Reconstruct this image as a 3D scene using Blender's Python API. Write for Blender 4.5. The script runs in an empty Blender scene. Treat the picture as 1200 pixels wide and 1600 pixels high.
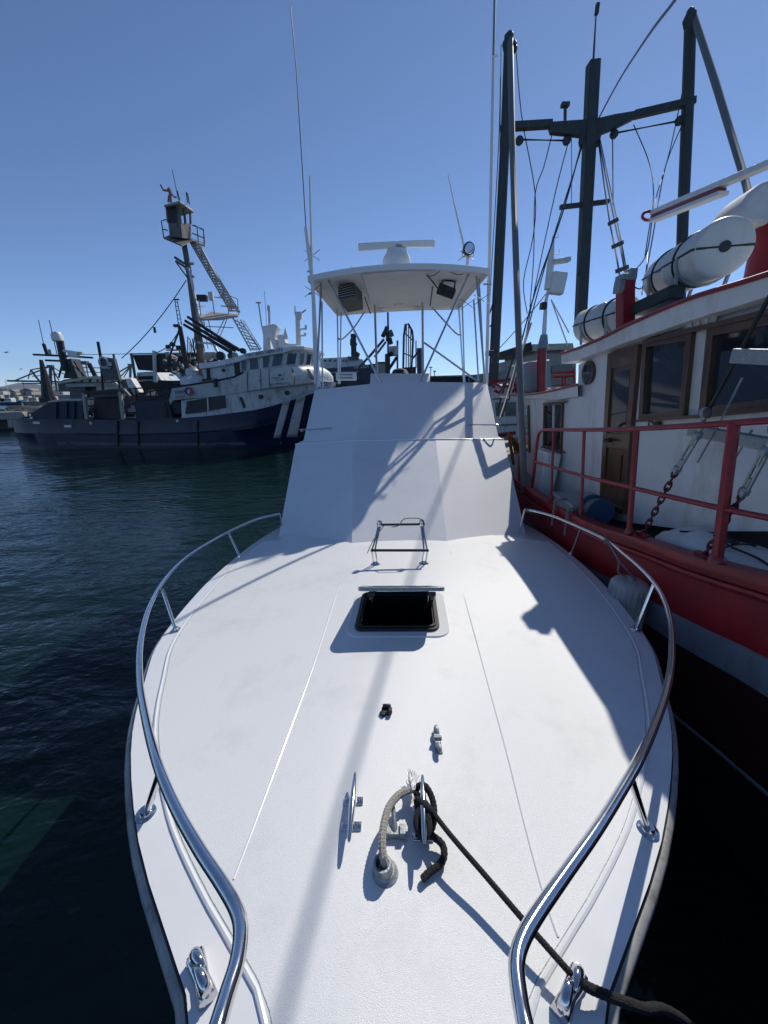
import bpy, bmesh, math, random
from mathutils import Vector, Matrix
from mathutils.bvhtree import BVHTree
from math import radians as R, sin, cos, pi, sqrt
random.seed(7)
V = Vector
sc = bpy.context.scene
COL = sc.collection
# ---------------------------------------------------------------- camera
PITCH = R(17.7); FPX = 600.0; CAMZ = 3.3
cd = bpy.data.cameras.new('camera'); cam = bpy.data.objects.new('camera', cd); COL.objects.link(cam)
cam.location = (0, 0, CAMZ); cam.rotation_euler = (R(90)-PITCH, 0, 0)
cd.sensor_fit = 'VERTICAL'; cd.sensor_height = 36.0; cd.lens = 36.0*FPX/1600; cd.clip_start = 0.05; cd.clip_end = 30000
sc.camera = cam
# ---------------------------------------------------------------- sky, sun, exposure
SUN_EL = 41.5; SUN_AZ = 32.5      # azimuth measured from +Y towards +X
w = bpy.data.worlds.new('World'); sc.world = w; w.use_nodes = True
nt = w.node_tree; nt.nodes.clear()
sky = nt.nodes.new('ShaderNodeTexSky'); sky.sky_type = 'NISHITA'; sky.sun_disc = False
sky.sun_elevation = R(SUN_EL); sky.sun_rotation = R(SUN_AZ); sky.air_density = 1.0; sky.dust_density = 1.6; sky.ozone_density = 5.0; sky.altitude = 5000
bg = nt.nodes.new('ShaderNodeBackground'); bg.inputs['Strength'].default_value = 0.125
wo = nt.nodes.new('ShaderNodeOutputWorld')
nt.links.new(sky.outputs[0], bg.inputs[0]); nt.links.new(bg.outputs[0], wo.inputs[0])
sd = bpy.data.lights.new('sun', 'SUN'); sd.energy = 3.6; sd.angle = R(0.5); sd.color = (1.0, 0.95, 0.86)
sun = bpy.data.objects.new('sun', sd); COL.objects.link(sun)
SV = V((sin(R(SUN_AZ))*cos(R(SUN_EL)), cos(R(SUN_AZ))*cos(R(SUN_EL)), sin(R(SUN_EL))))
sun.rotation_euler = SV.to_track_quat('Z', 'Y').to_euler(); sun.location = (20, 30, 40)
sc.view_settings.view_transform = 'Standard'; sc.view_settings.look = 'None'
sc.view_settings.exposure = 0.17; sc.view_settings.gamma = 1.0
sc.render.engine = 'CYCLES'
# ---------------------------------------------------------------- pixel rays (photo pixels, 1200x1600)
def ray(px, py):
    r = (px-600)/FPX; u = (800-py)/FPX
    return V((r, cos(PITCH)+u*sin(PITCH), -sin(PITCH)+u*cos(PITCH)))
CP = V((0, 0, CAMZ))
def aY(px, py, y): d = ray(px, py); return CP + d*(y/d.y)
def aX(px, py, x): d = ray(px, py); return CP + d*(x/d.x)
def aZ(px, py, z): d = ray(px, py); return CP + d*((z-CAMZ)/d.z)
def aD(px, py, s): return CP + ray(px, py)*s
def aP(px, py, p0, n): d = ray(px, py); return CP + d*((p0-CP).dot(n)/d.dot(n))
def lerp(a, b, t): return a+(b-a)*t
def tab(T, x):
    if x <= T[0][0]: return T[0][1]
    for (a, b), (c, d) in zip(T, T[1:]):
        if x <= c: return b+(d-b)*(x-a)/(c-a)
    return T[-1][1]
# ---------------------------------------------------------------- materials
MATS = {}
def mat(name, col, rough=0.5, metal=0.0, ns=6.0, na=0.12, bump=0.0, bs=60.0, dirt=None, da=0.0, ds=2.0, coat=0.0, emit=None, spec=0.5, alpha=None, trans=0.0, stretch=None):
    m = bpy.data.materials.new(name); m.use_nodes = True
    n = m.node_tree.nodes; l = m.node_tree.links; b = n['Principled BSDF']
    b.inputs['Roughness'].default_value = rough; b.inputs['Metallic'].default_value = metal
    b.inputs['Specular IOR Level'].default_value = spec
    if coat: b.inputs['Coat Weight'].default_value = coat; b.inputs['Coat Roughness'].default_value = 0.08
    if trans: b.inputs['Transmission Weight'].default_value = trans
    tc = n.new('ShaderNodeTexCoord'); src = tc.outputs['Object']
    if stretch:
        mp = n.new('ShaderNodeMapping'); mp.inputs['Scale'].default_value = stretch
        l.new(src, mp.inputs['Vector']); src = mp.outputs[0]
    nz = n.new('ShaderNodeTexNoise'); nz.inputs['Scale'].default_value = ns; nz.inputs['Detail'].default_value = 6; nz.inputs['Roughness'].default_value = 0.65
    l.new(src, nz.inputs['Vector'])
    rp = n.new('ShaderNodeValToRGB'); rp.color_ramp.elements[0].position = 0.3; rp.color_ramp.elements[1].position = 0.7
    c0 = [max(0, c*(1-na)) for c in col]; c1 = [min(1, c*(1+na)) for c in col]
    rp.color_ramp.elements[0].color = (*c0, 1); rp.color_ramp.elements[1].color = (*c1, 1)
    l.new(nz.outputs['Fac'], rp.inputs['Fac']); out = rp.outputs['Color']
    if dirt:
        n2 = n.new('ShaderNodeTexNoise'); n2.inputs['Scale'].default_value = ds; n2.inputs['Detail'].default_value = 10; n2.inputs['Roughness'].default_value = 0.72
        mp2 = n.new('ShaderNodeMapping'); mp2.inputs['Scale'].default_value = (1, 1, 0.35); l.new(tc.outputs['Object'], mp2.inputs['Vector']); l.new(mp2.outputs[0], n2.inputs['Vector'])
        r2 = n.new('ShaderNodeValToRGB'); r2.color_ramp.elements[0].position = 0.52; r2.color_ramp.elements[1].position = 0.66
        r2.color_ramp.elements[1].color = (da, da, da, 1)
        mx = n.new('ShaderNodeMix'); mx.data_type = 'RGBA'; l.new(n2.outputs['Fac'], r2.inputs['Fac']); l.new(r2.outputs['Color'], mx.inputs['Factor'])
        l.new(out, mx.inputs['A']); mx.inputs['B'].default_value = (*dirt, 1); out = mx.outputs['Result']
    l.new(out, b.inputs['Base Color'])
    if bump:
        n3 = n.new('ShaderNodeTexNoise'); n3.inputs['Scale'].default_value = bs; n3.inputs['Detail'].default_value = 4
        l.new(src, n3.inputs['Vector'])
        bp = n.new('ShaderNodeBump'); bp.inputs['Strength'].default_value = bump; bp.inputs['Distance'].default_value = 0.01
        l.new(n3.outputs['Fac'], bp.inputs['Height']); l.new(bp.outputs[0], b.inputs['Normal'])
    if alpha is not None: b.inputs['Alpha'].default_value = alpha
    MATS[name] = m; return m
gel = mat('white_gelcoat', (.74, .75, .76), .22, ns=3, na=.03, bump=.02, bs=3, coat=.3, dirt=(.6, .6, .58), da=.25, ds=1.4)
gel_house = mat('white_gelcoat_house', (.70, .71, .73), .6, ns=2.5, na=.03, bump=.03, bs=2.5, spec=.25, dirt=(.6, .6, .6), da=.3, ds=1.2)
nonskid = mat('white_nonskid', (.76, .765, .765), .34, ns=300, na=.07, bump=.27, bs=480, dirt=(.56, .57, .57), da=.35, ds=2.2)
steel = mat('polished_steel', (.62, .62, .63), .12, 1.0, ns=30, na=.06, bump=.02, bs=40)
steel_d = mat('worn_aluminium', (.42, .43, .44), .35, 1.0, ns=20, na=.12)
alu_rail = mat('satin_aluminium', (.5, .51, .52), .28, 1.0, ns=12, na=.1)
galv = mat('galvanised_grey', (.3, .33, .34), .5, .6, ns=60, na=.25, bump=.2, bs=120)
speakm = mat('grey_green_plastic', (.09, .095, .085), .5, ns=8, na=.15)
blackp = mat('black_plastic', (.018, .018, .02), .45, ns=20, na=.3)
rubgrey = mat('weathered_rub_rail', (.34, .34, .33), .45, ns=14, na=.2, dirt=(.1, .09, .08), da=.7, ds=6)
blackrub = mat('black_rubber', (.012, .012, .013), .55, ns=30, na=.3, bump=.2)
ropeb = mat('black_rope', (.014, .014, .016), .8, ns=140, na=.5, bump=1.0, bs=260)
ropew = mat('weathered_white_rope', (.46, .43, .38), .85, ns=160, na=.3, bump=1.0, bs=300)
ropeg = mat('grey_rope', (.22, .2, .18), .85, ns=120, na=.3, bump=.8, bs=200)
white = mat('white_paint', (.7, .7, .69), .4, ns=4, na=.05, dirt=(.42, .38, .32), da=.35, ds=2)
whitec = mat('white_plastic', (.74, .74, .73), .35, ns=6, na=.04)
hard_w = mat('hardtop_gelcoat', (.72, .72, .71), .4, ns=4, na=.04, bump=.03, bs=6)
smoke = mat('smoked_acrylic', (.05, .05, .06), .1, ns=3, na=.1, trans=.85)
dark = mat('dark_void', (.006, .007, .01), .6)
redp = mat('red_paint', (.27, .008, .012), .4, ns=3, na=.3, bump=.2, bs=14, dirt=(.10, .012, .014), da=.8, ds=3.5)
redchain = mat('rusty_red_chain', (.10, .008, .01), .6, ns=30, na=.4)
redrail = mat('red_rail_paint', (.25, .01, .018), .35, ns=8, na=.2, bump=.15, bs=50, dirt=(.14, .03, .02), da=.5, ds=14)
red_shaded = mat('shaded_red_boot_paint', (.03, .003, .005), .5, ns=4, na=.25, dirt=(.02, .015, .015), da=.6, ds=3)  # red lower hull, its colour darkened for the shade between the boats
blackhull = mat('black_bottom_paint', (.01, .01, .012), .5, ns=4, na=.3)
hwhite = mat('house_white_paint', (.66, .66, .65), .38, ns=2.5, na=.05, bump=.08, bs=8, dirt=(.44, .40, .33), da=.6, ds=2.6)
hull_band = mat('hull_band_shaded_white', (.17, .185, .21), .45, ns=5, na=.15, dirt=(.08, .06, .06), da=.4, ds=4)  # white band and boot line, with the shade mixed into the paint as grey
stripe_w = mat('hull_stripe_white', (.5, .52, .54), .4, ns=6, na=.1)
wood = mat('varnished_wood', (.085, .034, .014), .3, ns=9, na=.45, bump=.1, bs=30, stretch=(3, 3, .4), coat=.3)
glass = mat('window_glass', (.012, .015, .02), .04, ns=1, na=.2, spec=.8)
glass2 = mat('wheelhouse_glass', (.02, .024, .03), .12, ns=1.5, na=.4, spec=.6)
deckgrey = mat('grey_deck_paint', (.12, .14, .15), .6, ns=8, na=.2, bump=.2)
canvas = mat('white_canvas', (.62, .61, .58), .8, ns=6, na=.08, bump=.25, bs=14, dirt=(.4, .36, .3), da=.4, ds=3)
raft_w = mat('raft_fibreglass', (.6, .6, .56), .4, ns=5, na=.08, bump=.1, bs=10, dirt=(.36, .33, .27), da=.5, ds=4)
mastw = mat('dark_mast_paint', (.045, .055, .056), .6, ns=10, na=.4, bump=.4, bs=40, stretch=(4, 4, .5))
polew = mat('grey_pole', (.15, .15, .145), .6, 0, ns=8, na=.25, stretch=(4, 4, .5))
greenp = mat('dark_green_paint', (.006, .022, .02), .5, ns=6, na=.3)
orange_rope = mat('orange_rope', (.35, .13, .03), .8, ns=50, na=.4, bump=.8, bs=150)
bluehull = mat('navy_hull_paint', (.005, .013, .042), .42, ns=1.2, na=.35, bump=.1, bs=1.5, dirt=(.018, .026, .045), da=.5, ds=1.6)
bluehull2 = mat('faded_navy_paint', (.007, .02, .04), .55, ns=1.5, na=.35, dirt=(.05, .04, .035), da=.5, ds=2)
sw = mat('seiner_white_paint', (.55, .57, .57), .5, ns=1.5, na=.08, dirt=(.2, .17, .13), da=.75, ds=3.2)
smast = mat('seiner_tower_paint', (.15, .14, .125), .6, ns=2, na=.25, dirt=(.05, .04, .035), da=.8, ds=4)
sw2 = mat('seiner_mast_paint', (.36, .34, .30), .6, ns=2, na=.2, dirt=(.12, .09, .07), da=.7, ds=5)
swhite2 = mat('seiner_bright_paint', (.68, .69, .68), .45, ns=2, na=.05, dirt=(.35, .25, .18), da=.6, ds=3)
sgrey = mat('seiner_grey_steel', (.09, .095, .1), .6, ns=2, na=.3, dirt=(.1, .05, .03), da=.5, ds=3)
sdark = mat('seiner_dark_steel', (.02, .022, .026), .6, ns=3, na=.4)
panelbr = mat('weathered_brown_panel', (.05, .045, .048), .7, ns=2, na=.35, stretch=(1, 1, .3))
netm = mat('fishing_net', (.02, .025, .025), .9, ns=12, na=.6, bump=1, bs=20)
letter = mat('black_lettering', (.004, .004, .012), .5)
emb_b = mat('emblem_blue', (.02, .05, .25), .5); emb_r = mat('emblem_red', (.4, .03, .04), .5)
hillm = mat('hill_scrub', (.09, .10, .085), .9, ns=.004, na=.3)
quaym = mat('quay_concrete', (.3, .28, .25), .8, ns=2, na=.25, dirt=(.08, .07, .06), da=.7, ds=1)
roofd = mat('dark_roof', (.03, .03, .032), .8, ns=1, na=.3)
beige = mat('beige_building', (.38, .35, .30), .8, ns=1, na=.12)
orangec = mat('buff_paint', (.5, .45, .33), .6, ns=2, na=.1)
bluetarp = mat('blue_barrel_paint', (.03, .08, .16), .5, ns=4, na=.3)
gullm = mat('gull_feathers', (.45, .45, .45), .8)
skinm = mat('tan_figure_paint', (.3, .17, .13), .7)
# water
wm = bpy.data.materials.new('harbour_water'); wm.use_nodes = True
n = wm.node_tree.nodes; l = wm.node_tree.links; b = n['Principled BSDF']
b.inputs['Base Color'].default_value = (.0028, .0125, .0105, 1); b.inputs['Roughness'].default_value = .1; b.inputs['IOR'].default_value = 1.33
tc = n.new('ShaderNodeTexCoord')
def wn(scale, mapsc, rot, det, rough=.55):
    mp = n.new('ShaderNodeMapping'); mp.inputs['Scale'].default_value = mapsc; mp.inputs['Rotation'].default_value = (0, 0, R(rot))
    z = n.new('ShaderNodeTexNoise'); z.inputs['Scale'].default_value = scale; z.inputs['Detail'].default_value = det; z.inputs['Roughness'].default_value = rough
    z.inputs['Distortion'].default_value = .4
    l.new(tc.outputs['Object'], mp.inputs['Vector']); l.new(mp.outputs[0], z.inputs['Vector']); return z.outputs['Fac']
def mth(op, a, bb):
    m_ = n.new('ShaderNodeMath'); m_.operation = op
    for i, x in enumerate((a, bb)):
        if isinstance(x, (int, float)): m_.inputs[i].default_value = x
        else: l.new(x, m_.inputs[i])
    return m_.outputs[0]
h1 = wn(1.5, (1, 1.9, 1), 12, 3); h2 = wn(4.2, (1, 1.6, 1), -24, 3); patch = wn(.09, (1, 1, 1), 0, 2)
pr = n.new('ShaderNodeMapRange'); pr.inputs['From Min'].default_value = .4; pr.inputs['From Max'].default_value = .62; pr.inputs['To Min'].default_value = .25; pr.inputs['To Max'].default_value = 1
l.new(patch, pr.inputs['Value'])
h0 = wn(.45, (1, 1.5, 1), 35, 2)
hh = mth('ADD', mth('ADD', mth('MULTIPLY', h1, pr.outputs[0]), mth('MULTIPLY', h0, 1.3)), mth('MULTIPLY', mth('MULTIPLY', h2, .42), pr.outputs[0]))
bp = n.new('ShaderNodeBump'); bp.inputs['Strength'].default_value = .9; bp.inputs['Distance'].default_value = .1
l.new(hh, bp.inputs['Height']); l.new(bp.outputs[0], b.inputs['Normal'])
# ---------------------------------------------------------------- mesh building
class MB:
    def __init__(s): s.v = []; s.f = []; s.m = []
    def add(s, vs, fs, mi=0):
        k = len(s.v); s.v += [V(x) for x in vs]; s.f += [tuple(i+k for i in f) for f in fs]; s.m += [mi]*len(fs); return s
    def quad(s, a, b, c, d, mi=0): return s.add([a, b, c, d], [(0, 1, 2, 3)], mi)
    def box(s, c, sz, rot=None, mi=0):
        x, y, z = sz[0]/2, sz[1]/2, sz[2]/2
        vs = [V((a, b, d)) for a in (-x, x) for b in (-y, y) for d in (-z, z)]
        if rot is not None:
            M = rot if isinstance(rot, Matrix) else Matrix.Rotation(rot, 3, 'Z')
            vs = [M @ q for q in vs]
        vs = [q+V(c) for q in vs]
        return s.add(vs, [(0, 1, 3, 2), (4, 6, 7, 5), (0, 4, 5, 1), (2, 3, 7, 6), (0, 2, 6, 4), (1, 5, 7, 3)], mi)
    def beam(s, a, b, wd, ht, up=V((0, 0, 1)), mi=0):
        a = V(a); b = V(b); d = (b-a); L = d.length; d.normalize()
        x = d.cross(V(up))
        if x.length < 1e-4: x = d.cross(V((1, 0, 0)))
        x.normalize(); z = x.cross(d)
        M = Matrix((x, d, z)).transposed()
        return s.box((a+b)/2, (wd, L, ht), M, mi)
    def tube(s, pts, r, seg=8, cap=True, mi=0, flat=1.0):
        pts = [V(p) for p in pts]; n_ = len(pts)
        rs = r if isinstance(r, (list, tuple)) else [r]*n_
        T = []
        for i in range(n_):
            a = pts[max(0, i-1)]; b = pts[min(n_-1, i+1)]; t = (b-a)
            if t.length < 1e-9: t = V((0, 0, 1))
            T.append(t.normalized())
        u = T[0].orthogonal().normalized(); vs = []
        for i in range(n_):
            u = (u - T[i]*u.dot(T[i]));
            if u.length < 1e-6: u = T[i].orthogonal()
            u.normalize(); w_ = T[i].cross(u)
            for k in range(seg):
                a = 2*pi*k/seg; vs.append(pts[i]+(u*cos(a)+w_*sin(a)*flat)*rs[i])
        fs = [(i*seg+k, i*seg+(k+1) % seg, (i+1)*seg+(k+1) % seg, (i+1)*seg+k) for i in range(n_-1) for k in range(seg)]
        if cap: fs += [tuple(range(seg))[::-1], tuple((n_-1)*seg+k for k in range(seg))]
        return s.add(vs, fs, mi)
    def lathe(s, base, axis, prof, seg=20, mi=0):
        axis = V(axis).normalized(); base = V(base); u = axis.orthogonal().normalized(); w_ = axis.cross(u); vs = []
        for (r, h) in prof:
            for k in range(seg):
                a = 2*pi*k/seg; vs.append(base+axis*h+(u*cos(a)+w_*sin(a))*max(r, 1e-4))
        m = len(prof)
        fs = [(i*seg+k, i*seg+(k+1) % seg, (i+1)*seg+(k+1) % seg, (i+1)*seg+k) for i in range(m-1) for k in range(seg)]
        fs += [tuple(range(seg))[::-1], tuple((m-1)*seg+k for k in range(seg))]
        return s.add(vs, fs, mi)
    def prism(s, poly, off, mi=0):
        poly = [V(p) for p in poly]; n_ = len(poly); off = V(off)
        vs = poly+[p+off for p in poly]
        fs = [tuple(range(n_)), tuple(range(2*n_-1, n_-1, -1))]+[(i, (i+1) % n_, n_+(i+1) % n_, n_+i) for i in range(n_)]
        return s.add(vs, fs, mi)
    def two(s, A, B, mi=0):
        n_ = len(A); vs = [V(p) for p in A]+[V(p) for p in B]
        fs = [tuple(range(n_)), tuple(range(2*n_-1, n_-1, -1))]+[(i, (i+1) % n_, n_+(i+1) % n_, n_+i) for i in range(n_)]
        return s.add(vs, fs, mi)
    def grid(s, rows, mi=0, skip=None):
        k = len(s.v); m = len(rows[0])
        for r_ in rows: s.v += [V(p) for p in r_]
        for i in range(len(rows)-1):
            for j in range(m-1):
                if skip and skip(i, j): continue
                s.f.append((k+i*m+j, k+i*m+j+1, k+(i+1)*m+j+1, k+(i+1)*m+j)); s.m.append(mi(i, j) if callable(mi) else mi)
        return s
    def build(s, name, mats, parent=None, bevel=0.0, smooth=35, label=None, solid=0.0, fixn=True):
        org = worg(parent) if parent else V((0, 0, 0))
        me = bpy.data.meshes.new(name)
        me.from_pydata([tuple(p-org) for p in s.v], [], s.f)
        if not isinstance(mats, (list, tuple)): mats = [mats]
        for m in mats: me.materials.append(m)
        for p, i in zip(me.polygons, s.m): p.material_index = i
        bm = bmesh.new(); bm.from_mesh(me)
        if fixn: bmesh.ops.recalc_face_normals(bm, faces=bm.faces)
        bm.to_mesh(me); bm.free()
        if smooth:
            me.shade_smooth(); me.set_sharp_from_angle(angle=R(smooth))
        o = bpy.data.objects.new(name, me); COL.objects.link(o)
        if parent: o.parent = parent
        if bevel:
            md = o.modifiers.new('bevel', 'BEVEL'); md.width = bevel; md.segments = 2; md.limit_method = 'ANGLE'; md.angle_limit = R(40)
        if solid:
            md = o.modifiers.new('solid', 'SOLIDIFY'); md.thickness = solid
        if label: o['label'] = label
        return o
def worg(o):
    p = V((0, 0, 0))
    while o: p = p+o.location; o = o.parent
    return p
def thing(name, label, cat, loc=(0, 0, 0), group=None):
    o = bpy.data.objects.new(name, None); COL.objects.link(o); o.location = loc; o.empty_display_size = .2
    o['label'] = label; o['category'] = cat
    if group: o['group'] = group
    return o
def tag(o, label, cat, group=None):
    o['label'] = label; o['category'] = cat
    if group: o['group'] = group
    return o
def solo(mb, name, m, label, cat, group=None, **k): return tag(mb.build(name, m, None, **k), label, cat, group)
def struct(o, kind='structure'): o['kind'] = kind; return o
def smoothline(pts, n_=4):
    pts = [V(p) for p in pts]; out = []
    for i in range(len(pts)-1):
        p0 = pts[max(0, i-1)]; p1 = pts[i]; p2 = pts[i+1]; p3 = pts[min(len(pts)-1, i+2)]
        for k in range(n_):
            t = k/n_; t2 = t*t; t3 = t2*t
            out.append(.5*((2*p1)+(p2-p0)*t+(2*p0-5*p1+4*p2-p3)*t2+(3*p1-p0-3*p2+p3)*t3))
    out.append(pts[-1]); return out
def sag(a, b, d, n_=8):
    a = V(a); b = V(b); return [lerp(a, b, i/n_)-V((0, 0, d*4*(i/n_)*(1-i/n_))) for i in range(n_+1)]
def text_mesh(txt, name, m, parent, org, xdir, ydir, size, off=.004, ext=.003, label=None):
    cu = bpy.data.curves.new(name, 'FONT'); cu.body = txt; cu.size = 1; cu.extrude = 0.0
    to = bpy.data.objects.new(name, cu); COL.objects.link(to)
    dg = bpy.context.evaluated_depsgraph_get(); me = bpy.data.meshes.new_from_object(to.evaluated_get(dg))
    bpy.data.objects.remove(to); 
    x = V(xdir).normalized(); y = V(ydir).normalized(); z = x.cross(y)
    o_ = V(org)-(worg(parent) if parent else V((0, 0, 0)))
    for v_ in me.vertices: v_.co = o_+x*v_.co.x*size+y*v_.co.y*size+z*off
    me.materials.clear(); me.materials.append(m)
    o = bpy.data.objects.new(name, me); COL.objects.link(o); o.parent = parent
    if label: o['label'] = label
    return o
#@@WATER
# ---------------------------------------------------------------- ground, water, hills
g = MB(); g.quad((-9000, -400, 0), (9000, -400, 0), (9000, 12000, 0), (-9000, 12000, 0)); struct(g.build('water', wm, smooth=0))
g = MB(); g.quad((-9000, -400, -6), (9000, -400, -6), (9000, 12000, -6), (-9000, 12000, -6)); struct(g.build('seabed', quaym, smooth=0))
g = MB()
ridge = [(-160, 603), (-90, 597), (-40, 601), (0, 604), (12, 602), (25, 599), (34, 598), (45, 599), (58, 601), (75, 603), (100, 600), (140, 597), (190, 600), (240, 603), (330, 606)]
rr = []
for (x, y) in ridge: rr.append(aY(x, y, 6000))
ridge2 = smoothline(rr, 5)
rows = [[V((p.x, 6000-400, -1)) for p in ridge2], [V((p.x, 5900, max(2, p.z*.55)+random.uniform(-4, 4))) for p in ridge2], [p+V((0, 0, random.uniform(-3, 3))) for p in ridge2], [V((p.x, 6600, -1)) for p in ridge2]]
g.grid(rows); struct(g.build('hills', hillm, smooth=60))
#@@OURBOAT
# ================================================================ our boat
AX0 = .0; AXS = .06
def axx(Y): return AX0+AXS*Y
def deckz(X, Y): return 1.75-.006*Y*Y*(1 if Y > 0 else -.3)-.02*max(0, min(Y, 7)-3)**2 - .045*(X-axx(Y))**2
def dk(px, py, h=0.0):
    d = ray(px, py); s = 2.0
    for _ in range(40):
        p = CP+d*s; z = deckz(p.x, p.y)+h; s2 = (z-CAMZ)/d.z; s = .5*s+.5*s2
    return CP+d*s
HW = [(-.45, .02), (-.3, .12), (0, .26), (.3, .4), (.54, .53), (.66, .64), (.82, .81), (1.02, 1.0), (1.3, 1.22), (1.56, 1.39), (1.9, 1.56), (2.37, 1.76), (3.2, 1.9), (4.1, 1.95), (5, 1.97), (7.5, 1.95), (11.6, 1.85)]
HW = [(p.x, p.y) for p in smoothline([V((a, b, 0)) for a, b in HW], 5)]
def hw(Y): return tab(HW, Y)
boat = thing('fishing_cruiser', 'white sport fishing boat in the foreground, seen from its bow over the deck', 'boat', (axx(4), 4, 0))
# hatch bounds
hA = dk(556, 990); hB = dk(684, 990); hC = dk(562, 932); hD = dk(678, 932)
HX0, HX1 = hA.x-axx(hA.y)+.005, hB.x-axx(hB.y)-.005; HY0, HY1 = hA.y+.02, hC.y
def deckrows(inset, dz, y0, y1, ny, hole=True):
    yy = [y0+(y1-y0)*i/ny for i in range(ny+1)]
    if hole: yy = sorted([y for y in yy if abs(y-HY0) > .04 and abs(y-HY1) > .04]+[HY0, HY1])
    rows = []
    for y in yy:
        h = max(hw(y)-(inset(y) if callable(inset) else inset), .01)
        k = min(1, h/.7); a, b_ = HX0*k, HX1*k
        xs = [-h+(a+h)*i/10 for i in range(10)]+[a+(b_-a)*i/4 for i in range(4)]+[b_+(h-b_)*i/10 for i in range(11)]
        rows.append([V((axx(y)+x, y, deckz(axx(y)+x, y)+dz)) for x in xs])
    return yy, rows
yy, rows = deckrows(0, 0, -.45, 11.3, 90)
g = MB(); g.grid(rows, skip=lambda i, j: 10 <= j < 14 and HY0-.001 <= yy[i] < HY1-.001); g.build('deck', gel, boat)
INS = [(0, .14), (.3, .18), (.6, .195), (.8, .165), (1.05, .135), (1.5, .115), (2, .112), (3, .12), (5, .13), (12, .13)]
def ins(y): return tab(INS, y)
yy, rows = deckrows(ins, .005, .0, 4.6, 60)
g = MB(); g.grid(rows, skip=lambda i, j: 10 <= j < 14 and HY0-.001 <= yy[i] < HY1-.001); g.build('nonskid_panel', nonskid, boat)
for sg in (-1, 1):       # raised moulding between margin and non-skid, and long seams
    g = MB(); g.tube([V((axx(y)+sg*(hw(y)-ins(y)), y, deckz(axx(y)+sg*(hw(y)-ins(y)), y)-.001)) for y in [.0+.06*i for i in range(78)]], .0095, 8, flat=1.0); g.build('deck_moulding', gel, boat)
    g = MB(); g.tube([V((axx(y)+sg*(hw(y)-ins(y)-.019), y, deckz(axx(y)+sg*(hw(y)-ins(y)-.019), y)+.0045)) for y in [.02+.06*i for i in range(77)]], .0018, 5); g.build('sealant_line', galv, boat)
for L in ([(548, 862), (525, 930), (490, 1040), (450, 1150), (405, 1270), (365, 1375)], [(704, 862), (730, 950), (760, 1060), (790, 1170), (820, 1290), (850, 1400), (872, 1465)]):
    g = MB(); g.tube(smoothline([dk(x, y, .003) for x, y in L], 5), .005, 8); g.build('deck_seam', gel, boat)
# hull
g = MB()
ysn = [-.45, -.42, -.37, -.3, -.22, -.12]+[.0+.12*i for i in range(24)]+[2.9+.35*i for i in range(25)]
prof = [(1.0, 0, 0), (1.0, -.05, .0), (.985, -.18, .01), (.93, -.5, .05), (.86, -.9, .12), (.78, -1.4, .22), (.6, -2.1, .4)]
for sg in (-1, 1):
    rows = []
    for y in ysn:
        h = hw(y); rows.append([V((axx(y)+sg*h*(a if i < 2 else a), y+c*max(0, 1-(y+.45)/4)*1.6, deckz(axx(y)+sg*h, y)+d)) for i, (a, d, c) in enumerate(prof)])
    g.grid(rows)
y = ysn[-1]; h = hw(y)
tr = [V((axx(y)+sg*h*a, y, deckz(axx(y)+h, y)+d)) for sg in (-1, 1) for a, d, c in (prof if sg < 0 else prof[::-1])]
g.add(tr, [tuple(range(len(tr)))]); g.build('hull', gel, boat, fixn=True)
for sg in (-1, 1):
    g = MB(); g.tube([V((axx(y)+sg*(hw(y)+.008), y, deckz(axx(y)+sg*hw(y), y)-.045)) for y in ysn if y >= -.4], .027, 10); g.build('rub_rail', rubgrey, boat, smooth=60)
    g = MB(); g.tube([V((axx(y)+sg*(hw(y)+.004), y, deckz(axx(y)+sg*hw(y), y)-.022)) for y in ysn if y >= -.4], .006, 6); g.build('rub_strip', blackrub, boat)
# cabin: lower tier and flybridge tier
AXD = V((AXS, 1, 0)).normalized()
def P2(px, py, dd): return aD(px, py, dd)
bL = P2(427, 864, 4.9); bR = P2(832, 859, 4.95); cL = dk(549.5, 853.5); cR = dk(700, 850)
tL = P2(462, 694, 6.6); tCL = P2(552, 688.5, 5.9); tCR = P2(681, 686.5, 5.9); tR = P2(787, 686.5, 6.6)
def extend(p, y, dx=0, dz=0): return V((p.x+AXS*(y-p.y)+dx, y, p.z+dz))
YB = 10.4
g = MB()
lowb = [bL+V((0, 0, -.12)), cL+V((0, 0, -.06)), cR+V((0, 0, -.06)), bR+V((0, 0, -.12))]
lowt = [tL, tCL, tCR, tR]
n_ = 8
rows = [[lerp(a, b_, i/n_) for a, b_ in zip(lowb, lowt)] for i in range(n_+1)]
# front
g.grid(rows)
for (b0, t0) in ((bL, tL), (bR, tR)):
    bb = extend(b0, YB); bb.z = 1.0
    g.quad(b0+V((0, 0, -.12)), V((b0.x, b0.y+.8, .9)), V((bb.x, YB, .9)), extend(t0, YB)); g.add([b0+V((0, 0, -.12)), extend(t0, YB), t0], [(0, 1, 2)])
rt = [extend(t, YB) for t in lowt]
g.grid([lowt, rt]); g.quad(rt[0], rt[3], V((rt[3].x, YB, .9)), V((rt[0].x, YB, .9)))
g.build('cabin', gel_house, boat, smooth=20)
uB = [P2(472.5, 694.5, 6.72), P2(553, 688.7, 5.97), P2(681, 686.8, 5.97), P2(780, 686.8, 6.72)]
uT = [P2(492, 609, 7.45), P2(578, 600, 6.85), P2(672, 597, 6.85), P2(761, 598, 7.45)]
for p in uB: p.z -= .02
g = MB(); g.grid([[lerp(a, b_, i/5) for a, b_ in zip(uB, uT)] for i in range(6)])
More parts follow.
